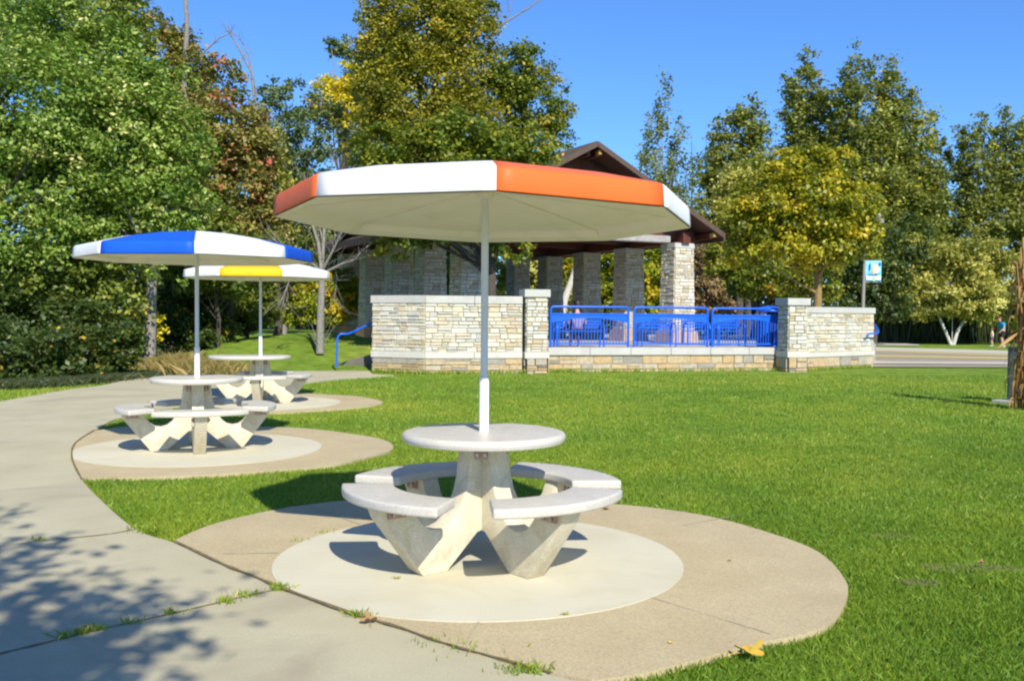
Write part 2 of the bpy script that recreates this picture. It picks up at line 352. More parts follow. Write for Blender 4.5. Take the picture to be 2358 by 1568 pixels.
j5=dense(F([(700,1162),(830,1210)])); strip('pavement_joint',j5,.008,.0085,CREASE)
j6=dense(F([(1500,1378),(1620,1415),(1776,1463)])); strip('pavement_joint',j6,.004,.0085,CREASE,.6)
j7=dense(F([(1570,1212),(1690,1190)])); strip('pavement_joint',j7,.006,.0085,CREASE)

# ------------------------------------------------------------------ picnic tables
def arcseat(ri,ro,half,z0,z1):
    mb=MB(); n=14; pts=[]
    for i in range(n+1):
        a=R(-half+2*half*i/n); pts.append((ro*math.cos(a),ro*math.sin(a)))
    hi=half*1.0
    for i in range(n+1):
        a=R(hi-2*hi*i/n); pts.append((ri*math.cos(a),ri*math.sin(a)))
    k=len(pts); vs=[(x,y,z0) for x,y in pts]+[(x,y,z1) for x,y in pts]
    fs=[tuple(range(k-1,-1,-1)),tuple(range(k,2*k))]+[(i,(i+1)%k,k+(i+1)%k,k+i) for i in range(k)]
    mb.add(vs,fs); return mb.mesh('seat',angle=40,bevel=.014,seg=3)
LEGP=[(0,.70),(.135,.70),(.145,.60),(.158,.5),(.18,.42),(.21,.36),(.25,.30),(.30,.26),(.36,.243),(.42,.252),(.47,.285),(.51,.335),(.54,.41),(.76,.41),(.73,.34),(.475,.012),(.463,0),(.30,0),(.28,.02),(.09,.19),(0,.21)]
def legmesh():
    k=len(LEGP); t=.060
    vs=[(r,-t,z) for r,z in LEGP]+[(r,t,z) for r,z in LEGP]
    mb=MB(); mb.add(vs,[tuple(range(k)),tuple(range(2*k-1,k-1,-1))]+[(i,i+k,(i+1)%k+k,(i+1)%k) for i in range(k)])
    return mb.mesh('leg',angle=40,bevel=.008,seg=2)
def round_top(r,z0,z1,ext=0.,dirn=0.):
    mb=MB(); e=.02; n=72; prof=[(r-.03,z0),(r-.008,z0+.004),(r,z0+.02),(r+.001,(z0+z1)/2),(r,z1-.018),(r-.006,z1-.006),(r-.018,z1-.001),(r-.03,z1)]
    vs=[];fs=[];k=len(prof)
    for q,z in prof:
        for j in range(n):
            a=2*PI*j/n; x,y=q*math.cos(a),q*math.sin(a)
            if ext and math.cos(a)>0: x+=ext
            c,s_=math.cos(dirn),math.sin(dirn)
            vs.append((x*c-y*s_,x*s_+y*c,z))
    for i in range(k-1):
        for j in range(n): fs.append((i*n+j,i*n+(j+1)%n,(i+1)*n+(j+1)%n,(i+1)*n+j))
    fs.append(tuple(range(n-1,-1,-1))); fs.append(tuple((k-1)*n+j for j in range(n)))
    mb.add(vs,fs); return mb.mesh('tabletop',angle=50)
seat_me=arcseat(.52,.815,35,.410,.463); leg_me=legmesh()
for me_,mt in((seat_me,[TOPM]),(leg_me,[CAST])): me_.materials.append(mt[0])
br=MB(); br.box(.585,.70,-.075,.075,.345,.4095); brm=br.mesh('seat_bracket'); brm.materials.append(PLATE)
bt=MB(); bt.tube([(0,0,0),(0,.015,0)],.012,8)
btm=bt.mesh('bolt',smooth=True,angle=40); btm.materials.append(BOLT)
tb=MB(); tb.box(.09,.125,-.045,.045,.612,.699)
tbm=tb.mesh('top_bracket'); tbm.materials.append(PLATE)
def picnic_table(c,rot,label,seats=(0,1,2,3),ext=0.):
    t=empty('picnic_table',(c[0],c[1],.0095),rot,label,'picnic table','concrete picnic tables on round pads')
    link('tabletop',round_top(.474,.702,.757,ext,R(270)),TOPM,t)
    def ch(name,me,ang,par):
        o=bpy.data.objects.new(name,me); col.objects.link(o); o.parent=par; o.rotation_euler=(0,0,R(ang)); return o
    for k in range(4):
        l=ch('leg',leg_me,90*k,t)
        if k in seats:
            s=ch('seat',seat_me,90*k,t); bk=ch('seat_bracket',brm,0,l)
            for sx in(.615,.672):
                for sy in(-1,1): q=ch('bolt',btm,0 if sy>0 else 180,l); q.location=(sx,sy*.074,.365)
        p=ch('top_bracket',tbm,90*k+45,t)
        for sy in(-.022,.022): q=ch('bolt',btm,-90,p); q.location=(.124,sy,.637)
    return t
picnic_table(T1,R(-50),'cream concrete picnic table nearest the camera, under the orange and white parasol')
picnic_table(T2,R(-69),'cream concrete picnic table under the blue and white parasol')
picnic_table(T3,R(-82),'farthest picnic table, oblong top on three seats, under the yellow and white parasol',seats=(0,1,2),ext=.34)

# ------------------------------------------------------------------ parasols
def parasol(c,rot,colm,label,zr,Ru=1.215,tilt=None):
    t=empty('parasol',(c[0],c[1],.0095+.75),0,label,'parasol','eight sided parasols over the picnic tables')
    z0=-.75-.0095
    mb=MB(); mb.tube([(0,0,-.06),(0,0,.30),(0,0,zr+z0+.25)],.021,16); mb.build('pole',POLE,t,angle=40)
    mb=MB(); mb.tube([(0,0,0),(0,0,.012),(0,0,.32),(0,0,.325)],[.031,.0285,.0285,.022],16); mb.build('pole_sleeve',WHITE,t,angle=40)
    zb=zr+z0; can=MB()
    prof=[(Ru-.012,zb),(Ru-.012,zb-.012),(Ru,zb-.012)]
    # underside liner: lip, then shallow dome
    und=[(Ru-.010,zb-.010),(Ru-.10,zb+.012),(Ru-.13,zb+.05),(.55,zb+.12),(.05,zb+.175)]
    def ring(r,z,k): a=rot+k*PI/4; return (r*math.cos(a),r*math.sin(a),z)
    for k in range(8):
        for (r1,z1),(r2,z2) in zip(und,und[1:]):
            can.add([ring(r1,z1,k),ring(r1,z1,k+1),ring(r2,z2,k+1),ring(r2,z2,k)],[(0,1,2,3)])
    can.lathe([(.05,zb+.13),(.05,zb+.19)],16)
    for k in range(8):       # moulded seams
        P_=[Vector(ring(r_,z_-.004,k)) for r_,z_ in und[1:]]
        for a_,b_ in zip(P_,P_[1:]): can.bar(a_,b_,.008,.007)
    cn=can.build('canopy',LINER,t)
    for k in range(8):
        mt=colm if k%2==0 else WHITE
        up_=[(Ru-.002,zb-.006),(Ru,zb),(Ru-.008,zb+.095),(Ru-.015,zb+.107),(Ru-.03,zb+.115),(Ru-.08,zb+.127),(.85,zb+.195),(.5,zb+.252),(.2,zb+.285),(.0,zb+.293)]
        p=MB(); n=10; bd=.02
        # each panel is a chord with slightly rounded corners
        rows=[]
        for r,z in up_:
            row=[]
            for j in range(n+1):
                u=j/n; a=Vector(ring(r,z,k)); b=Vector(ring(r,z,k+1)); q=a.lerp(b,u)
                ed=min(u,1-u)*(b-a).length
                if ed<bd and r>.3:
                    mid=Vector((q.x,q.y,0)); pull=(1-ed/bd)**2*.006; q.x-=mid.x/mid.length*pull; q.y-=mid.y/mid.length*pull
                row.append(q)
            rows.append(row)
        vs=[q for r_ in rows for q in r_]; fs=[(i*(n+1)+j,i*(n+1)+j+1,(i+1)*(n+1)+j+1,(i+1)*(n+1)+j) for i in range(len(rows)-1) for j in range(n)]
        p.add(vs,fs); me=p.mesh('canopy_panel',angle=60); o=link('canopy_panel',me,mt,cn)
        sm=o.modifiers.new('Solidify','SOLIDIFY'); sm.thickness=.006; sm.offset=-1
    if tilt:
        Mt=Matrix(((1,0,0,0),(0,1,0,0),(tilt[0],tilt[1],1,0),(0,0,0,1)))
        for o in [cn]+list(cn.children): o.data.transform(Mt)
    cap=MB(); cap.lathe([(.05,zb+.278),(.055,zb+.292),(.03,zb+.300),(.01,zb+.301)],20); cap.build('finial',WHITE,t,smooth=True)
    return t
parasol(T1,R(-86),ORANGE,'large orange and white parasol in the foreground',1.986,tilt=(-.0125,-.0229))
parasol(T2,R(-73-45),BLUEC,'blue and white parasol on the left',2.005)
parasol(T3,R(-60-45),YELLOW,'yellow and white parasol behind the blue one',2.005,1.21)

# ------------------------------------------------------------------ stone masonry
def stones(mb,O,U,Vv,Nn,W,H,hmin=.07,hmax=.14,wmin=.12,wmax=.40,taper=0.,proud=.035,band=None):
    """rough coursed stones on a face: O origin, U along, Vv up, Nn outward"""
    O,U,Vv,Nn=[Vector(a) for a in (O,U,Vv,Nn)]
    v=0
    def xf(u,vv,w): 
        k=1-taper*(vv/H) ; uu=W/2+(u-W/2)*k
        return O+U*uu+Vv*vv+Nn*w
    def one(u0,u1,v0,v1):
        g=.008; w=rnd.uniform(.25,1.15)*proud; j=lambda: rnd.uniform(-.004,.004)
        a=[xf(u0+g+j(),v0+g+j(),0),xf(u1-g+j(),v0+g+j(),0),xf(u1-g+j(),v1-g+j(),0),xf(u0+g+j(),v1-g+j(),0)]
        e=.008
        b=[xf(u0+g+e+j(),v0+g+e+j(),w),xf(u1-g-e+j(),v0+g+e+j(),w+j()),xf(u1-g-e+j(),v1-g-e+j(),w),xf(u0+g+e+j(),v1-g-e+j(),w+j())]
        mb.add(a+b,[(4,5,6,7),(0,1,5,4),(1,2,6,5),(2,3,7,6),(3,0,4,7)])
    while v<H-.02:
        h=rnd.uniform(hmin,hmax)
        if H-v-h<hmin: h=H-v
        u=-rnd.uniform(0,.1)
        while u<W:
            ww=rnd.uniform(wmin,wmax); a=max(u,0); b=min(u+ww,W)
            if W-b<wmin*.5: b=W; ww=W-u
            if b-a>.03:
                if rnd.random()<.35 and h>.1:
                    s=rnd.uniform(.4,.6)*h; one(a,b,v,v+s); one(a,b,v+s,v+h)
                else: one(a,b,v,v+h)
            u+=ww
        v+=h
def wallseg(mb_s,mb_p,mb_m,mb_c,mb_b,A,B,zg,zband0,zband1,ztop,cap,th=.42,capo=.04,ends=(1,1)):
    """a straight length of wall from A to B (xy), outward is to the right-hand side facing the viewer"""
    A=Vector((*A,0)); B=Vector((*B,0)); U=(B-A); W=U.length; U.normalize(); Nn=Vector((U.y,-U.x,0)); Z=Vector((0,0,1))
    def bx(mb,u0,u1,w0,w1,z0,z1):
        vs=[A+U*u+Nn*w_+Z*z for z in(z0,z1) for (u,w_) in((u0,w1),(u1,w1),(u1,-w0),(u0,-w0))]
        mb.add(vs,[(0,3,2,1),(4,5,6,7),(0,1,5,4),(1,2,6,5),(2,3,7,6),(3,0,4,7)])
    bx(mb_m,0,W,th,0,zg,ztop-cap)
    if ztop-cap-zband1>.05: stones(mb_s,A+Z*zband1,U,Z,Nn,W,ztop-cap-zband1)
    stones(mb_p,A+Z*zg,U,Z,Nn,W,zband0-zg,.12,.2,.25,.7,proud=.03)
    for s,(o,dr,face) in enumerate(((A,-1,ends[0]),(B,1,ends[1]))):
        if face:
            o2=o if dr>0 else o-Nn*th
            uu=-Nn if dr>0 else Nn
            if ztop-cap-zband1>.05: stones(mb_s,o2+Z*zband1,uu,Z,U*dr,th,ztop-cap-zband1)
            stones(mb_p,o2+Z*zg,uu,Z,U*dr,th,zband0-zg,.12,.2,.25,.6)
    # band and coping in lengths
    for mb,z0,z1,pr,L in((mb_b,zband0,zband1,.035,1.05),(mb_c,ztop-cap,ztop,capo,1.2)):
        if z1-z0<.01: continue
        n=max(1,round(W/L)); e0=pr if ends[0] else -.0; e1=pr if ends[1] else -.0
        for i in range(n):
            u0=-e0 if i==0 else W*i/n+.004; u1=W+e1 if i==n-1 else W*(i+1)/n-.004
            bx(mb,u0,u1,th+pr,pr,z0+rnd.uniform(0,.003),z1+rnd.uniform(0,.004))
    return A,U,Nn
def X(px,d): return (at(px,720,d).x,d)
BZ0,BZ1=.36,.52
def masonry(name,label,cat,build,group=None):
    t=empty(name,(0,0,0),0,label,cat,group); ms=[MB() for _ in range(5)]
    build(*ms)
    loc=None
    for mb,nm,mt in zip(ms,('wall_face','plinth','mortar_core','coping','stone_band'),(STONE,PLINTH,MORTAR,COPING,BAND)):
        if mb.v: mb.build(nm,mt,t,**({'bevel':.012} if nm in('coping','stone_band') else {}))
    return t
def recentre(t,loc):
    loc=Vector(loc); t.location=loc
    for c_ in t.children: c_.data.transform(Matrix.Translation(-loc))
    return t
WZ=1.91
def lw(s,p,m_,c,b):
    wallseg(s,p,m_,c,b,X(858,24.45),X(979,23.75),-.1,BZ0,BZ1,WZ,.19,ends=(1,0))
    wallseg(s,p,m_,c,b,X(979,23.75),X(1203,24.33),-.1,BZ0,BZ1,WZ-.004,.19,ends=(0,0))
recentre(masonry('stone_wall','long pale stacked stone wall with a corner, left of the blue railing','wall',lw),(-1.5,24,0))
def rw(s,p,m_,c,b): wallseg(s,p,m_,c,b,X(1856,26.55),X(2012,28.5),-.1,.33,.47,1.72,.17,ends=(0,1))
recentre(masonry('stone_wall','short pale stacked stone wall ending by the road, right of the blue railing','wall',rw),(9.3,27.5,0))
RA,RB=X(1262,25.15),X(1812,26.6)
def bw(s,p,m_,c,b):
    A=Vector((*RA,0)); B=Vector((*RB,0))
    wallseg(s,p,m_,c,b,RA,RB,-.1,.40,.40,.60,.195,th=.5,capo=.06,ends=(0,1))
recentre(masonry('terrace_wall','low ochre stone wall with pale coping carrying the blue railing','wall',bw),(4.2,25.9,0))
def pillar(name,label,px,d,zt,capx):
    def f(s,p,m_,c,b):
        U=Vector((.981,.193,0)); Nn=Vector((U.y,-U.x,0)); Z=Vector((0,0,1)); O=Vector((*X(px,d),0)); W=.53; D=.62
        cz=zt-.19
        def ring_box(mb,e,z0,z1,tp=0):
            vs=[]
            for z,ee in((z0,e),(z1,e-tp)):
                for u,w_ in((-ee,ee),(W+ee,ee),(W+ee,-D-ee),(-ee,-D-ee)): vs.append(O+U*u+Nn*w_+Z*z)
            mb.add(vs,[(0,3,2,1),(4,5,6,7),(0,1,5,4),(1,2,6,5),(2,3,7,6),(3,0,4,7)])
        ring_box(m_,-.006,-.1,cz)
        for (o,u,n_,L) in((O,U,Nn,W),(O-Nn*D,Nn,-U,D),(O+U*W,-Nn,U,D)):
            stones(s,o+Z*BZ1,u,Z,n_,L,cz-BZ1,.07,.14,.12,.34,proud=.028)
            stones(p,o+Z*-.1+n_*.03,u,Z,n_,L,BZ0+.1,.12,.2,.2,.4,proud=.03)
        ring_box(b,.05,BZ0,BZ1); ring_box(c,.065,cz,zt)
    return recentre(masonry(name,label,'pillar',f,'stone pillars at the ends of the railing'),(*X(px,d),0))
pillar('stone_pillar','stone pillar with grey cap at the left end of the blue railing',1213,24.2,2.085,0)
pillar('stone_pillar','stone pillar with grey cap at the right end of the blue railing, its left side in shadow',1817,25.85,1.94,0)
# terrace floor
tp=[(-2.6,24.75),X(1203,24.75),(RA[0],RA[1]+.45),(RB[0],RB[1]+.45),X(2008,28.95),(12.4,33),(11,45),(-4,48),(-8.6,41.5),(-2.6,28.2)]
sheet('terrace_floor',tp,.56,TERR,.62,zf=lambda x,y:0)

# ------------------------------------------------------------------ blue railing
def railing(a,b,i):
    a=Vector(a); b=Vector(b); L=(b-a).length; d=(b-a).normalized()
    t=empty('railing_panel',a,math.atan2(d.y,d.x),
        ['blue railing panel with arched skirt, next to the left stone pillar','blue railing panel with arched skirt, middle of the three','blue railing panel with arched skirt, next to the right stone pillar'][i],'railing','blue railing panels on the terrace wall')
    H=1.06; r=.032
    f=MB(); f.tube([(r,0,0),(r,0,H-.10),(r+.012,0,H-.045),(r+.04,0,H-.012),(r+.09,0,H),(L-r-.09,0,H),(L-r-.04,0,H-.012),(L-r-.012,0,H-.045),(L-r,0,H-.10),(L-r,0,0)],r,10); f.build('frame',BLUE,t,angle=50)
    s=MB(); n=24; top=.86; vs=[];
    for y in(-.012,.012):
        for k in range(n+1):
            u=.06+(L-.12)*k/n; q=2*k/n-1; vs+= [(u,y,.765-.12*q*q),(u,y,top)]
    fs=[]; m2=2*(n+1)
    for k in range(n):
        i0=2*k; fs+=[(i0,i0+2,i0+3,i0+1),(m2+i0,m2+i0+1,m2+i0+3,m2+i0+2),(i0,m2+i0,m2+i0+2,i0+2),(i0+1,i0+3,m2+i0+3,m2+i0+1)]
    s.add(vs,fs); s.build('arched_skirt',BLUE,t)
    tr=MB(); tr.box(.06,L-.06,-.03,.03,.85,.895); tr.build('top_rail',BLUE,t)
    br_=MB(); br_.box(.06,L-.06,-.022,.022,.07,.115); br_.build('bottom_rail',BLUE,t)
    nb=24
    for k in range(nb):
        u=.06+(L-.12)*(k+.5)/nb; q=2*(k+.5)/nb-1; x=MB(); x.box(u-.009,u+.009,-.009,.009,.112,.775-.12*q*q); x.build('baluster',BLUE,t)
dx=Vector((RB[0]-RA[0],RB[1]-RA[1],0)); back_=Vector((-dx.y,dx.x,0)).normalized()*.14
PT=lambda px,z: (lambda s: Vector((RA[0],RA[1],0))+dx*s+back_+Vector((0,0,z)))( (lambda k:(k*RA[1]-RA[0])/(dx.x-k*dx.y))( (px-1179)/FPX*1.0006 ))
for i,(pa,pb,za,zb) in enumerate(((1268,1453,.61,.61),(1461,1636,.61,.60),(1642,1801,.60,.60))):
    railing(PT(pa,za),PT(pb,za),i)

# ------------------------------------------------------------------ benches, bin on the terrace
def bench(px0,px1,d,label):
    a=at(px0,720,d).x; b=at(px1,720,d).x; L=b-a
    t=empty('bench',(a,d,.56),.14,label,'bench','blue benches on the terrace')
    s=MB()
    for k in range(5): s.box(0,L,.05+.085*k,.05+.085*k+.06,.43,.455)
    s.build('seat',BLUE,t)
    bk=MB(); 
    for z in(.52,.56+.05,.70): bk.box(0,L,.5+z*.06,.525+z*.06,z,z+.055)
    bk.build('backrest',BLUE,t)
    for x in(0.02,L-.02):
        e=MB(); e.tube([(x,.02,0),(x,.02,.50),(x,.05,.60),(x,.13,.66),(x,.25,.68),(x,.38,.66),(x,.48,.58),(x,.52,.45),(x,.54,0)],.026,8); e.build('end_frame',BLUE,t,angle=50)
bench(1283,1396,26.9,'blue bench behind the left railing panel')
bench(1478,1562,27.6,'blue bench behind the middle railing panel')
bench(1584,1640,29.4,'short blue bench near the bright stone column')
bench(1655,1722,28.6,'blue bench behind the right railing panel, beside the bin')
bx_=at(1772,720,28.0); t=empty('litter_bin',(bx_.x,28.0,.56),0,'round blue slatted litter bin with a domed lid behind the right railing panel','bin')
bd=MB(); bd.lathe([(.31,.04),(.315,.06),(.315,.86),(.31,.88)],28)
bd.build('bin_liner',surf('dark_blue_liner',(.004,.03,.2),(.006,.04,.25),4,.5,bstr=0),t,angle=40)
sl_=MB()
for k in range(22):
    a=2*PI*k/22; sl_.bar((.34*math.cos(a),.34*math.sin(a),.03),(.34*math.cos(a),.34*math.sin(a),.90),.045,.012)
sl_.lathe([(.35,.03),(.36,.035),(.36,.06),(.35,.065)],28); sl_.lathe([(.35,.88),(.36,.885),(.36,.92),(.35,.925)],28); sl_.build('slatted_body',BLUE,t)
ld=MB(); ld.lathe([(.36,1.02),(.375,1.04),(.36,1.09),(.28,1.15),(.15,1.19),(.01,1.2)],28); ld.build('lid',BLUE,t,smooth=True)
lg=MB()
for k in range(4): a=PI/4+PI/2*k; lg.bar((.33*math.cos(a),.33*math.sin(a),.9),(.33*math.cos(a),.33*math.sin(a),1.05),.03,.02)
lg.build('lid_bracket',BLUE,t)

# ------------------------------------------------------------------ pavilion
dR=32.; Rc=Vector((.1699*dR,dR,0)); gd=Vector((.892,.452,0)).normalized(); rd=Vector((-.452,.892,0)).normalized()
Lc=Vector((-.0416*dR,.893*dR,0)); FL=.56; CT=3.82; step=2.87
pav=empty('pavilion',(2.05,30.3,FL),0,'open park pavilion with brown gabled roof on pale stone columns','pavilion')
PO=Vector((2.05,30.3,FL))
def colmesh():
    s=MB(); m_=MB(); H=CT-FL-.16; wb,wt=.85,.73
    for k in range(4):
        a=k*PI/2; U=Vector((math.cos(a),math.sin(a),0)); Nn=Vector((U.y,-U.x,0))
        sl2=(wb-wt)/2/H
        O=Nn*(wb/2)-U*(wb/2); Vd=(Vector((0,0,1))-Nn*sl2)
        stones(s,O,U,Vd,Nn,wb,H,.08,.14,.12,.4,taper=1-wt/wb,proud=.03)
    vs=[]
    for z,w_ in((0,wb-.01),(H,wt-.01)):
        for i,j in((-1,-1),(1,-1),(1,1),(-1,1)): vs.append((i*w_/2,j*w_/2,z))
    m_.add(vs,[(0,3,2,1),(4,5,6,7),(0,1,5,4),(1,2,6,5),(2,3,7,6),(3,0,4,7)])
    c=MB(); c.box(-wt/2-.03,wt/2+.03,-wt/2-.03,wt/2+.03,H,H+.16)
    p=MB(); p.box(-wb/2-.09,wb/2+.09,-wb/2-.09,wb/2+.09,0,.42,top=.03)
    return s.mesh('column'),m_.mesh('column_core'),c.mesh('capital',bevel=.01),p.mesh('column_base',bevel=.02)
cm=colmesh()
for me_,mt in zip(cm,(STONE,MORTAR,COPING,PLINTH)): me_.materials.append(mt)
ang=math.atan2(gd.y,gd.x)
for base in(Lc,Rc):
    for k in range(5):
        p=base+rd*(step*k)
        c0=bpy.data.objects.new('column',cm[0]); col.objects.link(c0); c0.parent=pav; c0.location=(p.x-PO.x,p.y-PO.y,0); c0.rotation_euler=(0,0,ang)
        for nm,me_ in(('column_core',cm[1]),('capital',cm[2]),('column_base',cm[3])):
            q=bpy.data.objects.new(nm,me_); col.objects.link(q); q.parent=c0
Mid=(Lc+Rc)/2; half=(Rc-Lc).length/2
def PV(s,l,z): v=Mid+gd*s+rd*l; return Vector((v.x,v.y,z))-PO
len_=step*4; f0=-1.05; f1=len_+1.05; zr_=6.66; ze=4.10; so_=4.86
def roofslab(sgn,th0,th1,mat,name,f0=f0,f1=f1):
    mb=MB(); vs=[]
    for l in(f0,f1):
        for s,z in((0,zr_),(sgn*so_,ze)):
            vs+=[PV(s,l,z+th0),PV(s,l,z+th1)]
    mb.add(vs,[(0,2,6,4),(1,5,7,3),(0,1,3,2),(4,6,7,5),(0,4,5,1),(2,3,7,6)]); return mb.build(name,mat,pav)
rfo=None
for sgn in(-1,1):
    rf=roofslab(sgn,-.04,.04,SHINGLE,'roof')
    roofslab(sgn,-.11,-.045,SOFFIT,'soffit',f0+.02,f1-.02)
    # fascia boards along the rakes and the eave
    for l in(f0-.03,f1+.03):
        fb=MB(); fb.bar(PV(0,l,zr_-.045),PV(sgn*so_,l,ze-.045),.045,.15); fb.build('rake_board',FASC,pav)
    fb=MB(); fb.bar(PV(sgn*(so_+.03),f0,ze-.11),PV(sgn*(so_+.03),f1,ze-.11),.05,.24); fb.build('eave_board',FASC,pav)
    # purlins with golden ends
    for q in(.03,.36,.72,.93):
        s=sgn*so_*q; z=zr_+(ze-zr_)*q-.22
        pu=MB(); pu.bar(PV(s,f0+.25,z),PV(s,f1-.25,z),.13,.2); po=pu.build('purlin',WOODR,pav)
        if sgn>0 or q>.1:
            pe=MB(); pe.bar(PV(s,f0+.05,z+.02),PV(s,f0+.248,z+.0),.10,.13); pe.build('purlin_end',BRASS,po)
# trusses over each pair of columns, eave beams
for k in range(5):
    l=step*k; tr=MB()
    tr.bar(PV(-half-.6,l,CT+.30),PV(half+.6,l,CT+.30),.22,.30)
    for sgn in(-1,1): 
        tr.bar(PV(0,l,zr_-.42),PV(sgn*so_*.93,l,ze-.20),.18,.26)
        tr.bar(PV(0,l,CT+.45),PV(sgn*2.0,l,zr_+(ze-zr_)*2/so_-.45),.12,.16)
        tr.bar(PV(sgn*half,l,CT+.0),PV(sgn*half,l,CT+.75),.2,.2)
        tr.bar(PV(sgn*(half-.2),l,CT+.05),PV(sgn*(half+1.0),l,ze-.10),.14,.16)
    tr.bar(PV(0,l,CT+.45),PV(0,l,zr_-.4),.16,.16)
    tr.build('roof_truss',WOODR,pav)
for sgn in(-1,1):
    eb=MB(); eb.bar(PV(sgn*half,-.5,CT+.16),PV(sgn*half,len_+.5,CT+.16),.3,.34); eb.build('eave_beam',WOODR,pav)
gb=MB(); gb.bar(PV(-half+.2,-.02,CT+.12),PV(half-.42,-.02,CT+.12),.34,.22); gb.build('gable_beam',GBEAM,pav,bevel=.02)
# cross gable behind
cg=MB(); l0=3.6; l1=8.6; lm=(l0+l1)/2; zc=zr_-.35
for sgn in(-1,):
    vs=[PV(0,lm,zc),PV(sgn*5.0,lm,zc),PV(sgn*5.0,l0-1.2,ze-.1),PV(sgn*2.0,l0-1.2,ze-.1)]
    cg.add(vs,[(0,1,2,3)]); vs=[PV(0,lm,zc),PV(sgn*5.0,lm,zc),PV(sgn*5.0,l1+1.2,ze-.1),PV(sgn*2.0,l1+1.2,ze-.1)]; cg.add(vs,[(0,1,2,3)])
o=cg.build('cross_roof',SHINGLE,pav); sm=o.modifiers.new('Solidify','SOLIDIFY'); sm.thickness=.12; sm.offset=-1

# ------------------------------------------------------------------ steps and handrails
st=empty('entrance_steps',(-3.3,26.9,0),0,'grey steps rising behind the left end of the stone wall','steps')
for k in range(4):
    s=MB(); s.box(-1.05+.36*k,1.0,-.95,1.1,.0 if k==0 else .14*k+.001,.14*(k+1)); s.build('step',COPING,st,bevel=.01)
ck=MB(); vs=[(-1.4,-1.0,-.05),(-1.15,-1.0,-.05),(1.0,-1.0,-.05),(1.0,-1.0,.72),(.6,-1.0,.68),(-1.4,-1.0,.10)]
vs2=[(x,y+.2-.25,z) for x,y,z in vs]; vs=[(x,y-.25,z) for x,y,z in vs]
ck.add([(x,y,z) for x,y,z in vs]+[(x,y+.2,z) for x,y,z in vs],[(0,1,2,3,4,5),(11,10,9,8,7,6)]+[(i,i+6,(i+1)%6+6,(i+1)%6) for i in range(6)])
ck.build('cheek_wall',surf('cheek_stone_painted_shade',(.10,.09,.08),(.16,.15,.13),6,.9),st)  # shade behind the wall is painted into the cheek's dark stone colour
def rail(name,pts,label,r=.024):
    o=Vector(pts[0]); m_=MB(); m_.tube([Vector(p)-o for p in pts],r,8); ob=m_.build(name,BLUE,None,angle=50); ob.location=o
    return tag(ob,label,'handrail')
dd=24.6; hp=[at(775,845,dd),at(776,790,dd),at(778,775,dd),at(784,769,dd),at(800,769,dd+.1),at(812,765,dd+.2),at(832,755,dd+.4),at(868,738,dd+.7)]
rail('handrail',hp,'bent blue handrail left of the stone wall, by the steps',.026)
hp=[at(1996,773,28.0),at(2004,768,28.1),at(2020,768,28.3),at(2023,763,28.35),at(2014,748,28.9)]
rail('handrail',hp,'small blue handrail sticking out at the right end of the stone wall',.028)

# ------------------------------------------------------------------ road, sidewalk
def gflat(px,py):      # pixel to the sloping far ground
    z=0.
    for _ in range(12):
        x,y=flat(px,py,z); z=gz1(x,y)
    return (x,y)
def band(name,top,bot,z,mat,n=30,thick=.05):
    T=[gflat(*p) for p in top]; B=[gflat(*p) for p in bot]
    def ext(P,k):     # prolong both ends along the direction
        a,b=np.array(P[0]),np.array(P[-1]); d=(b-a); return [tuple(a-d*k),*P,tuple(b+d*k)]
    T=ext(T,.05); B=ext(B,.05)
    def res(P):
        P=np.array(P); L=np.r_[0,np.cumsum(np.hypot(*np.diff(P,axis=0).T))]; q=np.linspace(0,L[-1],n)
        return np.stack([np.interp(q,L,P[:,0]),np.interp(q,L,P[:,1])],1)
    T,B=res(T),res(B); mb=MB(); rows=8; vs=[]
    for j in range(rows+1):
        for i in range(n):
            p=T[i]*(1-j/rows)+B[i]*j/rows; vs.append((p[0],p[1],gz1(*p)+z))
    fs=[(j*n+i,j*n+i+1,(j+1)*n+i+1,(j+1)*n+i) for j in range(rows) for i in range(n-1)]
    mb.add(vs,fs); o=mb.build(name,mat); o['kind']='structure'; return o
band('road',[(1850,799),(2015,801),(2330,809),(2700,820)],[(1850,846),(2015,847),(2330,848),(2700,850)],.03,ASPH)
band('road_gutter',[(1850,799),(2015,801),(2330,809),(2700,820)],[(1850,806),(2015,808),(2330,817),(2700,829)],.036,LANE)
band('road_marking',[(1850,807.5),(2015,809),(2330,819),(2700,831)],[(1850,809.5),(2015,811),(2330,821.5),(2700,834)],.042,YLINE)
band('road_marking',[(1850,818.5),(2015,820.5),(2330,826.5),(2700,834.5)],[(1850,821),(2015,823.5),(2330,829.5),(2700,837.5)],.042,YLINE)
band('road_kerb',[(1850,834),(2015,835),(2330,837),(2700,839)],[(1850,839),(2015,840),(2330,842.5),(2700,845)],.05,LANE)
band('sidewalk',[(1900,786),(2015,788),(2060,790),(2105,794)],[(1900,794),(2015,796),(2060,796.5),(2105,797)],.03,LANE,12)

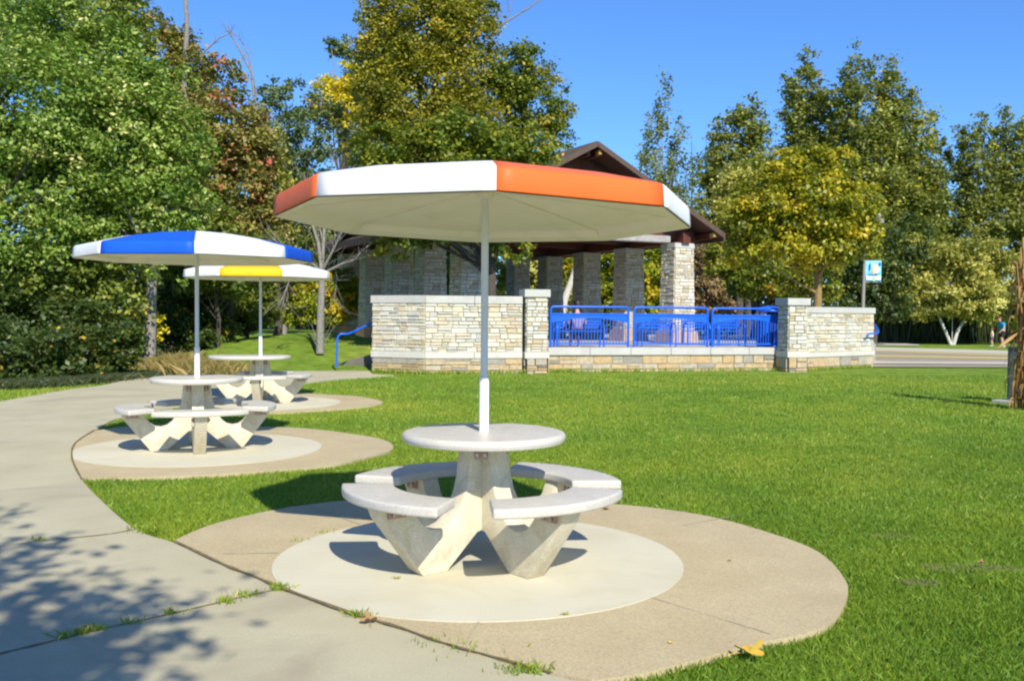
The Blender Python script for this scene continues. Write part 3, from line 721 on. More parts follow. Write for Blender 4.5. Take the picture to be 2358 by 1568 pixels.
# ------------------------------------------------------------------ vegetation
def leafcloud(C,S,Vv,flatn=.35,asp=.62,nb=None):
    """C Nx3 centres, S sizes, Vv colour values -> diamond leaves"""
    n=len(C); nr=rng.normal(size=(n,3)); nr[:,2]=np.abs(nr[:,2])*1.0+flatn
    if nb is not None: nr+=nb
    nr/=np.linalg.norm(nr,axis=1)[:,None]
    t=rng.normal(size=(n,3)); t-=nr*(t*nr).sum(1)[:,None]; t/=np.linalg.norm(t,axis=1)[:,None]
    b=np.cross(nr,t); s=S[:,None]
    P=np.stack([C-t*s*.5,C+b*s*asp*.5-t*s*.06,C+t*s*.5,C-b*s*asp*.5-t*s*.06],1).reshape(-1,3)
    return P,Vv
def quadmesh(name,P,V,k=4):
    n=len(P)//k; me=bpy.data.meshes.new(name); me.vertices.add(len(P)); me.vertices.foreach_set('co',P.astype(np.float32).ravel())
    me.loops.add(len(P)); me.loops.foreach_set('vertex_index',np.arange(len(P),dtype=np.int32))
    me.polygons.add(n); me.polygons.foreach_set('loop_start',np.arange(n,dtype=np.int32)*k); me.polygons.foreach_set('loop_total',np.full(n,k,np.int32))
    a=me.attributes.new('v','FLOAT','FACE'); a.data.foreach_set('value',np.clip(V,0,1).astype(np.float32)); me.update(calc_edges=True); me.validate(); return me
QL=1.0
def tree(name,label,cat,d,base_px,blobs,n,leaf,mat,trunk=None,bark_=None,tr=.2,group=None,dep=.8,spread=1.,clr=.17,tone=.33,gap=0.,nlimb=14,zbase=None,extra=None,limbsonly=False,cones=(),upr=False):
    """blobs: (px,py,rx,ry[,dd]) ellipses in picture units at depth d+dd"""
    bxp=at(base_px,800,d).x; z0=gz1(bxp,d) if zbase is None else zbase; base=Vector((bxp,d,z0-.05))
    B=[]
    for bl in blobs:
        px,py,rx,ry=bl[:4]; dd=bl[4] if len(bl)>4 else 0; c=at(px,py,d+dd); k=(d+dd)/FPX
        B.append((c,rx*k,ry*k))
    t=empty(name,base,0,label,cat,group)
    vol=np.array([b_[1]*b_[1]*b_[2] for b_ in B])**.72; pr=vol/vol.sum()
    ncl=max(14,int(n/95)); Cc=[];Cr=[];Out=[]
    for i in range(ncl):
        c,rx,rz=B[rng.choice(len(B),p=pr)]
        u=rng.normal(size=3); u/=np.linalg.norm(u); rr=rng.uniform(.30,1.0)**.45*(1-.10*rng.random())
        Cc.append((c.x+u[0]*rx*rr,c.y+u[1]*rx*dep*rr,c.z+u[2]*rz*rr)); Cr.append(clr*(rx*rx*rz)**(1/3)*rng.uniform(.55,1.35)+leaf*.6); Out.append(u)
    if cones:
        ar=np.array([(y1-y0)*hw for _,y0,y1,hw in cones]); ar=ar/ar.sum(); Cc=Cc if blobs and not upr else []; Cr=Cr if Cc else []; Out=Out if Cc else []
        for i in range(int(ncl*1.15)):
            px,y0,y1,hw=cones[rng.choice(len(cones),p=ar)]; f=rng.random()**.72; k=d/FPX
            rad=hw*k*min(1,.10+1.25*f)*(.55+.45*math.sin(f*17+px)*.5+.22); a=rng.random()*2*PI; q=rng.uniform(.15,1)**.6
            c=at(px,y0+(y1-y0)*f-hw*.35*q,d); Cc.append((c.x+math.cos(a)*rad*q,c.y+math.sin(a)*rad*q,c.z)); Cr.append(clr*hw*k*rng.uniform(.7,1.5)*(.5+.6*f)+leaf*.5); Out.append((math.cos(a)*.6,math.sin(a)*.6,.5))
        ncl=len(Cc)
    Cc=np.array(Cc);Cr=np.array(Cr);Out=np.array(Out)
    wts=Cr**1.6; wts/=wts.sum(); idx=rng.choice(ncl,size=int(n*QL),p=wts)
    off=rng.normal(size=(len(idx),3))*np.array([.42,.42,.80] if upr else [.62,.62,.42]); P=Cc[idx]+off*Cr[idx][:,None]
    P=P[P[:,2]>z0+.05+.0*P[:,2]] if True else P
    idx=idx[:len(P)] if len(P)==len(idx) else rng.choice(ncl,size=len(P))
    ct=rng.normal(.42,tone*.55,ncl); V=ct[idx]+rng.normal(0,.17,len(P))
    S=leaf*rng.uniform(.6,1.3,len(P)); nb=Out[idx]*.55
    Q,V=leafcloud(P-np.array(base),S,V,.45,nb=nb)
    if not limbsonly: link('crown',quadmesh('crown',Q,V),mat,t)
    # trunk with limbs into the crown
    mb=MB(); top=max(b_[0].z for b_ in B); cx=sum(b_[0].x for b_ in B)/len(B); low=min(b_[0].z-b_[2] for b_ in B)
    H=(top-z0)
    fork=(trunk if trunk else .45)
    def wob(a): return Vector((rnd.uniform(-a,a),rnd.uniform(-a,a),0))
    pts=[Vector((0,0,-.1)),Vector((0,0,.12)),Vector((0,0,H*fork*.5))+wob(.05),Vector((0,0,H*fork))+wob(.1)]
    tx=(cx-base.x)
    pts+=[Vector((tx*.35,0,H*(fork+(.9-fork)*.5)))+wob(.2),Vector((tx*.7,0,H*.88))+wob(.3)]
    mb.tube(pts,[tr*1.7,tr*1.12,tr,tr*.86,tr*.5,tr*.12],10)
    order=rng.permutation(ncl)[:nlimb]
    for q in order:
        tgt=Vector(Cc[q])-base; h=min(H*.85,max(H*fork*.75,tgt.z*rnd.uniform(.45,.75))); f=h/H
        s0=Vector((tx*max(0,(f-fork))*.7,0,h)); mid=s0.lerp(tgt,.5)+Vector((rnd.uniform(-.2,.2),rnd.uniform(-.2,.2),rnd.uniform(-.1,.35)))
        r0=tr*rnd.uniform(.28,.45); mb.tube([s0,mid,tgt],[r0,r0*.6,r0*.15],6)
    mb.build('trunk',bark_ or BARKD,t,angle=60)
    return t
LG='woodland trees behind the left hand tables'; RG='trees beyond the road and pavilion'
T_=tree
# left woodland
T_('tree','pale green tree with a slim grey trunk and drooping branches, behind the blue parasol','tree',24.6,345,[(300,330,150,170),(190,420,120,160,.5),(400,430,90,150,-.3),(330,210,110,90,.4),(250,560,120,70),(395,620,52,42,-.8),(440,330,60,90)],50000,.128,LM['ash'],.5,BARKG,.135,LG,.8,clr=.15,tone=.42)
T_('tree','tall light green tree at the left edge of the view','tree',23.5,-90,[(40,250,180,200),(-120,380,160,220),(90,60,150,120,1.5),(130,430,110,140),(0,570,170,120),(230,120,90,110,1.5)],58000,.122,LM['ash'],.3,BARKD,.2,LG,tone=.42)
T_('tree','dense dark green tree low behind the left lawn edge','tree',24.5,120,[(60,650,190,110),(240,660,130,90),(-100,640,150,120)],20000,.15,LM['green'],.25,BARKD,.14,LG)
T_('tree','tall dark green tree rising at the top left corner','tree',33,200,[(180,20,160,130),(250,180,130,160),(60,90,120,140),(270,20,60,60),(300,330,140,170)],20000,.2,LM['green'],.3,BARKD,.22,LG)
T_('tree','brownish olive treetop left of the bare dead stem','tree',38,390,[(375,100,45,75),(345,60,30,45),(430,150,60,75),(400,260,80,130),(460,200,45,45)],13000,.18,LM['rusty'],.3,BARKD,.2,LG)
T_('tree','green tree with reddish leaves left of the orange parasol','tree',30,530,[(520,300,100,120),(560,420,90,130),(470,470,90,140),(600,520,60,80),(500,180,60,60),(560,340,90,60)],24000,.16,LM['rusty'],.35,BARKD,.09,LG,tone=.5)
T_('tree','olive green tree with yellow tips above the blue parasol','tree',28,500,[(440,600,90,90),(540,620,90,70),(480,520,80,80),(620,590,50,60)],15000,.15,LM['green'],.25,BARKD,.07,LG)
T_('tree','tall thin blue green tree against the gap of sky','tree',45,650,[(640,280,70,100),(700,330,70,130),(600,260,50,60),(660,200,40,40),(720,460,80,100),(640,430,70,120),(760,300,45,80),(770,420,60,90)],19000,.17,LM['bluish'],.3,BARKG,.2,LG,clr=.15)
T_('tree','bright olive tree in front of the blue green one','tree',34,640,[(610,380,50,80),(640,470,60,90),(600,530,70,80)],9000,.17,LM['birch'],.3,BARKD,.14,LG)
T_('tree','small bright yellow tree left of the big olive maple','tree',50,790,[(790,170,48,42),(765,230,55,60),(795,250,45,50)],4500,.2,LM['yellow'],.3,BARKD,.18,LG)
T_('tree','blue green tree tip behind the yellow tree','tree',54,790,[(800,110,45,30),(770,110,30,18),(830,80,30,60),(850,200,60,100)],5000,.2,LM['bluish'],.3,BARKG,.2,LG)
CG='tall maples behind the pavilion'
T_('maple_tree','huge yellow olive maple behind the pavilion roof, cut by the top of the picture','tree',41,980,[(970,60,140,110),(900,120,90,110),(1070,90,80,120),(960,220,150,120),(880,10,60,60),(1040,-20,80,70),(900,320,110,110),(1060,300,110,110)],66000,.165,LM['olive'],.3,BARKD,.35,CG,clr=.165,tone=.38)
T_('maple_tree','dark green round maple to the right of the huge olive one','tree',44,1200,[(1190,170,80,75),(1230,240,85,90),(1250,330,65,90),(1150,250,80,130),(1285,270,40,40),(1230,410,80,80),(1120,60,30,70),(1130,400,100,100)],34000,.17,LM['maple'],.3,BARKD,.3,CG,clr=.14,tone=.3)
T_('maple_tree','green and gold maple overhanging the left end of the pavilion','tree',26.4,1128,[(1010,380,150,90),(880,360,80,80),(1140,400,120,90),(1230,350,70,60),(960,480,160,70),(1100,500,150,60),(930,560,65,55,-.2),(1180,560,55,48,-.3),(860,480,60,60),(1060,300,110,50)],44000,.135,LM['maple'],.45,BARKD,.16,CG,clr=.14,tone=.42,zbase=.5)
# through and behind the pavilion
YG='yellow green trees seen through the pavilion'
for i,(bp,bl,mt,lab) in enumerate([
 (1500,[(1500,640,50,70),(1480,700,50,50),(1530,700,40,40),(1440,610,30,50)],'lime','bright yellow green tree left of the brightest pavilion column'),
 (1390,[(1400,640,40,60),(1380,700,40,50),(1430,690,40,50)],'lime','yellow green tree between two shaded pavilion columns'),
 (1300,[(1295,620,28,45),(1300,690,32,45),(1285,650,25,40)],'gold','orange gold tree seen through the middle of the pavilion'),
 (1215,[(1220,640,40,60),(1210,700,40,50)],'birch','dull olive tree seen through the left of the pavilion')]):
    T_('tree',lab,'tree',50+i*1.5,bp,bl,6500,.24,LM[mt],.25,BARKD,.12,YG,tone=.5,zbase=.3)
for bp,dd_,bl,mt,lab in[
 (760,38,[(770,700,50,60),(730,680,45,45),(800,670,40,50)],'lime','yellow green sapling between the bare tree and the pavilion'),
 (690,37,[(680,710,50,50),(650,680,40,50)],'lime','leafy green sapling left of the bare tree'),
 (570,31,[(550,730,50,45),(600,700,50,60),(520,690,60,50)],'green','leafy green shrub behind the yellow parasol pole'),
 (500,29,[(460,700,70,60),(400,690,60,70),(500,760,50,35)],'dark','dark shrub behind the farthest picnic table'),
 (640,40,[(640,640,70,70),(730,610,80,60),(820,620,80,70),(560,650,60,60)],'green','dense green thicket under the blue green tree')]:
    T_('shrub',lab,'shrub',dd_,bp,bl,7000,.15,LM[mt],.2,BARKD,.05,'shrubs along the foot of the woodland',tone=.5,nlimb=6)
T_('tree','deep green tree behind the shaded left columns of the pavilion','tree',52,960,[(960,610,80,80),(890,640,60,70),(1050,620,70,80),(1120,640,60,80)],13000,.24,LM['green'],.25,BARKD,.12,LG,tone=.4,zbase=.3)
T_('shrub','green thicket peeping out left of the pavilion eave','shrub',43,775,[(765,560,55,50),(810,590,40,50),(730,560,40,40)],6000,.17,LM['green'],.2,BARKD,.05,'shrubs along the foot of the woodland',tone=.5,nlimb=6)
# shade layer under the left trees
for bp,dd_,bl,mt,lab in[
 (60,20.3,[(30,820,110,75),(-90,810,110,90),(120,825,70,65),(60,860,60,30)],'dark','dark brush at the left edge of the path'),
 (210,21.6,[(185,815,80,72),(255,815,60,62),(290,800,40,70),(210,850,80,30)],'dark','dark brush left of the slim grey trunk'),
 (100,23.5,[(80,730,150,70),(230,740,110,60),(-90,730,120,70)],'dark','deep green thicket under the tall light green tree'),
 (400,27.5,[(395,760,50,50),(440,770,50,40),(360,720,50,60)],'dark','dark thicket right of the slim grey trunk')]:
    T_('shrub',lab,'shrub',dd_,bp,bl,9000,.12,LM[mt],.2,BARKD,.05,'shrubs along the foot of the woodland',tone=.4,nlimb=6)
T_('shrub','small bright yellow shrub beside the slim grey trunk','shrub',24.9,358,[(364,748,20,26),(352,775,14,18)],420,.11,LM['yellow'],.3,BARKD,.015,clr=.3,nlimb=4)
# right hand side
T_('poplar_tree','narrow sparse poplar standing alone against the sky, right of the roof','tree',58,1525,[(1527,255,16,40),(1520,310,38,50),(1530,370,55,50),(1510,420,45,50),(1480,350,30,30),(1560,300,26,40),(1520,500,45,60),(1480,400,28,30)],11000,.20,LM['poplar'],.3,BARKG,.10,RG,clr=.15,cones=[(1527,206,600,108),(1527,212,470,80),(1505,270,600,90),(1552,262,600,90)],upr=True,nlimb=30)
T_('tree','dark green tree between the lone poplar and the tallest trees','tree',62,1700,[(1720,290,50,55),(1650,310,28,55),(1740,360,45,60),(1680,400,70,80),(1640,420,40,60),(1740,460,60,80),(1640,500,50,70)],24000,.27,LM['poplar'],.3,BARKD,.25,RG,clr=.16,cones=[(1735,228,640,85),(1655,272,640,55),(1775,300,640,60),(1700,250,640,70),(1690,380,640,95)])
T_('tree','tallest pointed dark green tree on the right','tree',68,1860,[(1862,150,24,40),(1850,210,50,50),(1830,260,38,40),(1880,280,60,80),(1850,380,70,90),(1810,190,25,20)],21000,.27,LM['poplar'],.3,BARKD,.28,RG,clr=.16,cones=[(1862,108,600,78),(1835,185,600,70),(1812,180,500,40),(1890,230,600,80)])
T_('tree','broad olive green tree beside the tallest pointed one','tree',66,2000,[(1980,170,40,45),(2050,200,45,50),(1990,260,90,80),(2090,300,70,90),(2000,380,110,110),(2120,420,60,90),(1930,220,35,50),(2060,520,100,80),(2130,470,60,90)],56000,.28,LM['birch'] if 0 else LM['poplar'],.3,BARKG,.28,RG,clr=.15,tone=.5,cones=[(1978,118,640,95),(2050,150,640,100),(1935,185,640,70),(2095,220,640,90),(2030,132,640,80),(2125,290,640,70),(2010,300,640,150)])
T_('tree','slim green tree on the right shoulder of the tall group','tree',72,2160,[(2150,330,22,50),(2160,420,35,70),(2150,520,45,70)],9500,.28,LM['poplar'],.3,BARKD,.2,RG,cones=[(2148,278,640,50),(2172,310,640,40),(2140,380,640,50)],upr=True)
T_('tree','golden green maple with an ochre trunk behind the right stone pillar','tree',33.5,1880,[(1850,470,140,90),(1760,500,100,90),(1950,500,95,90),(1850,390,90,50),(1780,380,60,40),(1880,560,150,60),(1720,570,70,50),(1985,540,50,38),(1940,360,35,35)],34000,.165,LM['gold'],.42,BARKO,.145,RG,clr=.14,tone=.5)
T_('tree','yellow green tree behind the golden maple','tree',48,1720,[(1720,440,70,70),(1680,500,60,60),(1780,520,60,70),(1720,600,80,70),(1635,560,45,70),(1610,640,40,60)],17000,.2,LM['birch'],.3,BARKD,.18,RG)
T_('tree','dark tree under the golden maple','tree',40,1735,[(1740,630,80,55),(1660,600,40,50),(1810,640,60,50),(1895,640,50,55)],14000,.17,LM['maple'],.3,BARKD,.14,RG)
T_('shrub','brown bare looking thicket right of the brightest pavilion column','shrub',44,1625,[(1620,640,50,70),(1640,710,50,40),(1600,590,40,40)],9000,.14,LM['brown'],.2,BARKD,.05,nlimb=20)
T_('tree','dark green tree behind the banner pole','tree',55,2010,[(2010,620,90,80),(1950,700,70,50),(2060,690,60,60),(2090,560,60,70)],14000,.22,LM['dark'],.3,BARKD,.2,RG)
T_('tree','dark green tree at the right edge, taller than the birch','tree',70,2280,[(2240,320,45,50),(2320,330,50,50),(2260,400,70,70),(2340,400,60,90),(2230,480,45,70),(2350,300,30,40),(2390,460,60,120),(2300,500,90,70)],34000,.28,LM['poplar'],.3,BARKG,.22,RG,clr=.15,cones=[(2222,285,640,50),(2258,275,640,60),(2320,262,640,70),(2356,255,600,50),(2400,260,640,70),(2225,400,640,60)])
T_('birch_tree','broad pale yellow green birch with two splayed white stems across the road','tree',57,2192,[(2180,600,70,60),(2110,640,60,60),(2250,590,70,60),(2310,640,60,70),(2140,690,70,45),(2240,690,90,50),(2330,710,60,45),(2090,590,45,40)],32000,.22,LM['birch'],.55,BARKW,.02,RG,clr=.15,tone=.5)
# birch stems
bo=bpy.data.objects['birch_tree']
for pts,rr in(([(2192,800),(2178,765),(2165,735),(2148,690),(2130,640)],(.11,.09,.075,.055,.03)),([(2194,800),(2204,765),(2222,735),(2236,700),(2250,640)],(.12,.10,.085,.06,.03))):
    mb=MB(); mb.tube([at(p[0],p[1],57)-bo.location for p in pts],list(rr),8); mb.build('stem',BARKW,bo,angle=60)
# shrubs at the right edge behind the people
T_('shrub','low dark shrub bank behind the walking people','shrub',64,2290,[(2300,745,70,35),(2210,760,60,30),(2370,740,60,40)],8000,.2,LM['dark'],.2,BARKD,.05,nlimb=5)
T_('tree','reddish brown tree at the right edge above the corn shock','tree',60,2375,[(2375,600,30,40),(2390,680,40,60)],3000,.22,LM['rusty'],.3,BARKD,.12,RG)
# far wood closes the horizon
def mass(name,label,cat,pts,n,size,mat,h0,h1,dj,kind='stuff'):
    P=[];
    for i in range(n):
        u=rng.random()*(len(pts)-1); k=int(u); f=u-k; a,b_=pts[k],pts[k+1]; x=a[0]+(b_[0]-a[0])*f; y=a[1]+(b_[1]-a[1])*f+rng.normal()*dj
        hh=h0+(h1-h0)*(.7+.3*math.sin(x*.7)+.2*math.sin(x*1.9+1)); P.append((x,y,gz1(x,y)+hh*rng.random()**.8))
    P=np.array(P); Q,V=leafcloud(P,size*rng.uniform(.6,1.3,n),rng.normal(.45,.25,n),.3)
    o=link(name,quadmesh(name,Q,V),mat); return tag(o,label,cat,None,kind)
mass('distant_wood','dark wood closing the view behind all the trees','wood',[(-75,60),(-30,58),(-10,64),(20,80),(60,84),(110,70)],70000,.6,LM['dark'],.2,8.5,1.2)
# tall reeds / grasses built as upright blades
def blades(name,label,cat,poly_pts,n,h,wd,mat,lean=.3,kind='stuff',zofs=0,hv=.35):
    X_,Y_=poly_pts; n=len(X_); Z=gz(X_,Y_)+zofs
    a=rng.random(n)*2*PI; H=h*(1-hv+2*hv*rng.random(n)); L=lean*H*rng.normal(size=n); La=rng.random(n)*2*PI
    W=wd*(.6+.8*rng.random(n)); dx_,dy_=np.cos(a)*W/2,np.sin(a)*W/2; lx,ly=np.cos(La)*L,np.sin(La)*L
    P=np.stack([np.stack([X_-dx_,Y_-dy_,Z],1),np.stack([X_+dx_,Y_+dy_,Z],1),np.stack([X_+dx_*.7+lx*.35,Y_+dy_*.7+ly*.35,Z+H*.6],1),np.stack([X_+lx,Y_+ly,Z+H],1)],1).reshape(-1,3)
    o=link(name,quadmesh(name,P,rng.normal(.5,.2,n)),mat); return tag(o,label,cat,None,kind)
def along(pts,n,dj):
    u=rng.random(n)*(len(pts)-1); k=u.astype(int); f=u-k; p=np.array(pts); q=p[k]*(1-f)[:,None]+p[k+1]*f[:,None]
    return q[:,0]+rng.normal(size=n)*dj*.3,q[:,1]+np.abs(rng.normal(size=n))*dj
blades('reed_bed','bank of dark tall reeds beyond the road','reeds',along([(18.5,60),(24,60),(29,61),(33,62)],9000,1.6),9000,1.9,.05,LM['reed'],.15)
blades('tall_weeds','dull tall weeds along the left edge of the path','weeds',along([gflat(-60,900),gflat(80,893),gflat(200,884),gflat(320,871)],12000,.7),12000,.13,.012,LM['reed'],.8)
blades('dry_grass','straw coloured dry grass right of the slim grey trunk','dry grass',along([gflat(355,856),gflat(420,850),gflat(490,846)],4200,.9),4200,.30,.012,LM['straw'],.7)
# near tree behind the camera, only its shadow reaches the picture
def crown_at(cx,cy,cz,rx,rz,n,leaf,t,base,mat,ncl):
    Cc=[];
    for i in range(ncl):
        u=rng.normal(size=3); u/=np.linalg.norm(u); rr=rng.uniform(.1,1)**.5; Cc.append((cx+u[0]*rx*rr,cy+u[1]*rx*rr,cz+u[2]*rz*rr))
    Cc=np.array(Cc); idx=rng.integers(0,ncl,n); P=Cc[idx]+rng.normal(size=(n,3))*np.array([.24,.24,.14])
    Q,V=leafcloud(P-np.array(base),leaf*rng.uniform(.7,1.2,n),rng.normal(.5,.2,n),.6); link('crown',quadmesh('crown',Q,V),mat,t); return Cc
bs=(-3.0,-3.6,0); t=empty('tree',bs,0,'leafy tree beside the walkway behind the viewpoint','tree')
# its crown sits up the sun's way from the dappled shade on the paving
def upray(gx,gy,h): k=h/sun_dir.z; return (gx+sun_dir.x*k,gy+sun_dir.y*k)
c1=upray(-4.3,5.35,6.2); c2=upray(-2.65,3.7,5.2)
C1=crown_at(c1[0],c1[1],6.2,1.55,.75,6800,.13,t,bs,LM['green'],80)
C2=crown_at(c2[0],c2[1],5.2,1.25,.55,5600,.13,t,bs,LM['green'],64)
mb=MB(); mb.tube([(0,0,-.1),(0,0,2),(.2,.2,4),(.6,.4,6)],[.2,.15,.11,.04],10)
for q in list(C1[:14])+list(C2[:12]): mb.tube([(.2,.2,3.6),Vector(q)-Vector(bs)],[.05,.01],6)
mb.build('trunk',BARKD,t,angle=60)

# bare trees
def bare(name,label,d,basepx,basepy,segs,r,bark_=BARKG,twigs=3,seed=1,tw=1.):
    rr=random.Random(seed); b0=at(basepx,basepy,d); t=empty(name,b0,0,label,'tree'); mb=MB(); tg=MB()
    for pts,r0,r1 in segs:
        P=[at(px,py,d+dd)-b0 for px,py,dd in pts]; k=len(P); rad=[r0+(r1-r0)*i/(k-1) for i in range(k)]; mb.tube(P,rad,8)
        for _ in range(twigs*(k-1)):
            i=rr.randrange(k-1); f=rr.random(); a=P[i].lerp(P[i+1],f); dr=(P[i+1]-P[i]).normalized()
            q=a
            pts2=[a]; dv=(dr+Vector((rr.uniform(-.9,.9),rr.uniform(-.9,.9),rr.uniform(-.2,.6)))).normalized()
            for s in range(3): q=q+dv*rr.uniform(.15,.35)*tw; dv=(dv+Vector((rr.uniform(-.4,.4),rr.uniform(-.4,.4),rr.uniform(-.1,.3)))).normalized(); pts2.append(q)
            tg.tube(pts2,[max(.006,r1*.5),.006,.005,.003],4)
    mb.build('trunk',bark_,t,angle=60); tg.build('twigs',bark_,t,angle=60)
bd_=27.
bare('bare_tree','leafless young grey tree on the grassy mound, left of the pavilion',bd_,737,812,[
 ([(737,814,0),(737,800,0),(738,720,0),(741,660,0),(741,620,0)],.125,.085),
 ([(741,625,0),(733,560,.1),(720,520,.1),(712,470,.1),(716,430,.2)],.06,.015),
 ([(741,622,0),(745,560,.3),(748,500,.3),(752,440,.3),(768,370,.3)],.06,.012),
 ([(741,625,0),(760,590,-.2),(775,560,-.3),(795,520,-.5)],.05,.015),
 ([(743,630,0),(790,607,-.3),(815,600,-.4),(832,580,-.5),(872,545,-.6)],.045,.012),
 ([(741,625,0),(710,600,-.2),(680,585,-.3),(640,560,-.3),(610,530,-.3)],.035,.01),
 ([(745,560,.3),(720,460,.5),(700,400,.5)],.03,.008),([(752,440,.3),(790,410,.3),(820,360,.3)],.025,.008),
 ([(741,640,0),(700,620,-.5),(668,640,-.6),(650,690,-.6),(655,705,-.6)],.028,.01),
 ([(740,640,0),(775,650,.3),(770,690,.3)],.02,.008)],.1,twigs=5,seed=4)
bare('dead_tree','pale dead stem sticking up above the olive treetop',37.5,427,300,[([(427,400,0),(425,200,0),(428,110,0),(431,60,0),(427,0,0),(425,-50,0)],.13,.06),([(428,90,0),(445,72,0)],.03,.015)],.1,twigs=1,seed=2)
bare('dead_tree','spindly leafless branches against the sky above the reddish tree',40,560,420,[([(600,400,0),(580,170,0),(560,130,0),(535,85,0),(515,60,.1)],.06,.02),([(470,120,0),(505,88,0),(535,75,0),(525,60,0)],.04,.012),([(580,170,0),(572,125,0),(550,85,0),(520,70,0)],.03,.01),([(600,260,0),(575,150,0)],.03,.02)],.1,twigs=4,seed=3,tw=.8)
bare('dead_tree','bare branch reaching over the olive maple at the top of the picture',43,1130,200,[([(1050,320,.5),(1130,88,0),(1160,55,0),(1200,30,0),(1260,-8,0)],.07,.02),([(1160,55,0),(1175,20,0),(1180,-20,0)],.025,.01),([(1130,88,0),(1150,40,0),(1160,0,0)],.02,.008)],.1,twigs=5,seed=5,tw=.9)
bare('dead_tree','thin dark bare stems between the lone poplar and the dark tree',60,1590,520,[([(1590,560,0),(1592,480,0),(1596,400,0),(1592,330,0)],.05,.015),([(1590,560,0),(1580,470,0),(1578,420,0),(1585,370,0)],.04,.012),([(1592,560,0),(1610,460,0),(1612,400,0)],.04,.012)],.1,BARKD,twigs=3,seed=6,tw=1.3)
bare('dead_tree','pale leaning trunk seen through the pavilion',46,1285,760,[([(1284,780,0),(1300,690,0),(1318,640,0),(1330,600,0)],.22,.10)],.1,BARKW,twigs=1,seed=8)

# ------------------------------------------------------------------ grass
GR=leafmat('grass_blades',[(0,(.035,.09,.010)),(.35,(.07,.15,.015)),(.62,(.125,.20,.020)),(.85,(.19,.23,.04)),(1,(.30,.30,.09))],.35,k=.97)
def lawn_pts(n,d0,d1,jit=1.15):
    y=np.sqrt(rng.uniform(d0*d0,d1*d1,n)); x=rng.uniform(-.56,.56,n)*y*jit
    bad=inside(x,y,walk)|inside(x,y,pad1)|inside(x,y,pad2)|inside(x,y,pad3)
    wl=Vector((*X(858,24.45),0)); bad|=(y>23.6)&(x>-3.5)&(y>23.6+(x+3)*.13)
    k=~bad; return x[k],y[k]
def lawn(n,d0,d1,h,wd): 
    x,y=lawn_pts(n,d0,d1); 
    # patchy density: thin and bare spots
    for px_,py_,rx_,ry_ in ((2230,1300,.42,.16),(2050,1225,.30,.10),(2120,1330,.2,.12),(2300,1290,.3,.1)):
        cx_,cy_=flat(px_,py_); kk=(((x-cx_)/rx_)**2+((y-cy_)/ry_)**2>1)|(rng.random(len(x))<.62); x,y=x[kk],y[kk]
    q=np.sin(x*2.1+1.3*np.sin(y*1.7))+np.sin(y*2.9+x*1.1); k=rng.random(len(x))<np.clip(.93-.12*(q>1.3),0,1)
    x,y=x[k],y[k]; return x,y
Pp=[];Vp=[]
LF=[(math.cos(a_)*f_,math.sin(a_)*f_,p_,am_) for a_,f_,p_,am_ in ((.3,.5,1.,.05),(1.2,.8,2.2,.05),(2.3,1.1,.4,.045),(2.9,1.7,3.1,.04),(.9,2.6,5.,.04),(1.9,3.7,1.7,.035),(.1,5.1,4.,.03),(2.6,6.7,2.,.03))]
for n,d0,d1,h,wd in((300000,3.6,7.,.031,.0036),(240000,7,11,.031,.005),(170000,11,17,.034,.009),(110000,17,24.5,.036,.015)):
    x,y=lawn(n,d0,d1,h,wd); m_=len(x); Z=gz(x,y)-.004
    tall=1+.35*np.clip(np.sin(x*3.1+y*2.3)*np.sin(y*4.3-x),0,1)
    a=rng.random(m_)*2*PI; H=h*tall*(.55+.7*rng.random(m_)); L=.45*H*rng.normal(size=m_); La=rng.random(m_)*2*PI; W=wd*(.6+.8*rng.random(m_))
    ex,ey=np.cos(a)*W/2,np.sin(a)*W/2; lx,ly=np.cos(La)*L,np.sin(La)*L
    Pp.append(np.stack([np.stack([x-ex,y-ey,Z],1),np.stack([x+ex,y+ey,Z],1),np.stack([x+ex*.8+lx*.3,y+ey*.8+ly*.3,Z+H*.6],1),np.stack([x+lx,y+ly,Z+H],1)],1).reshape(-1,3))
    pv=.5-.13*(1-sstep(5.5,10,y))
    for fx,fy,ph,am in LF: pv=pv+am*np.sin(x*fx+y*fy+ph+1.2*np.sin(x*fy*.7-y*fx*.6+ph*2))
    Vp.append(pv-.04+rng.normal(0,.12,m_))
o=link('lawn_grass',quadmesh('lawn_grass',np.concatenate(Pp),np.concatenate(Vp)),GR); tag(o,'short mown green grass of the lawn','grass',None,'stuff')
for px_,py_,rx_,ry_ in ((2230,1300,.34,.12),(2050,1225,.22,.07),(2120,1330,.14,.08)):
    cx_,cy_=flat(px_,py_); pts_=[(cx_+rx_*math.cos(2*PI*k/18)*rnd.uniform(.6,1.1),cy_+ry_*math.sin(2*PI*k/18)*rnd.uniform(.6,1.1),-.022) for k in range(18)]
    mb=MB(); mb.add(pts_,[tuple(range(18))]); o=mb.build('bare_soil',surf('bare_soil',(.12,.10,.045),(.20,.17,.08),14,1,bstr=.4)); o['kind']='structure'
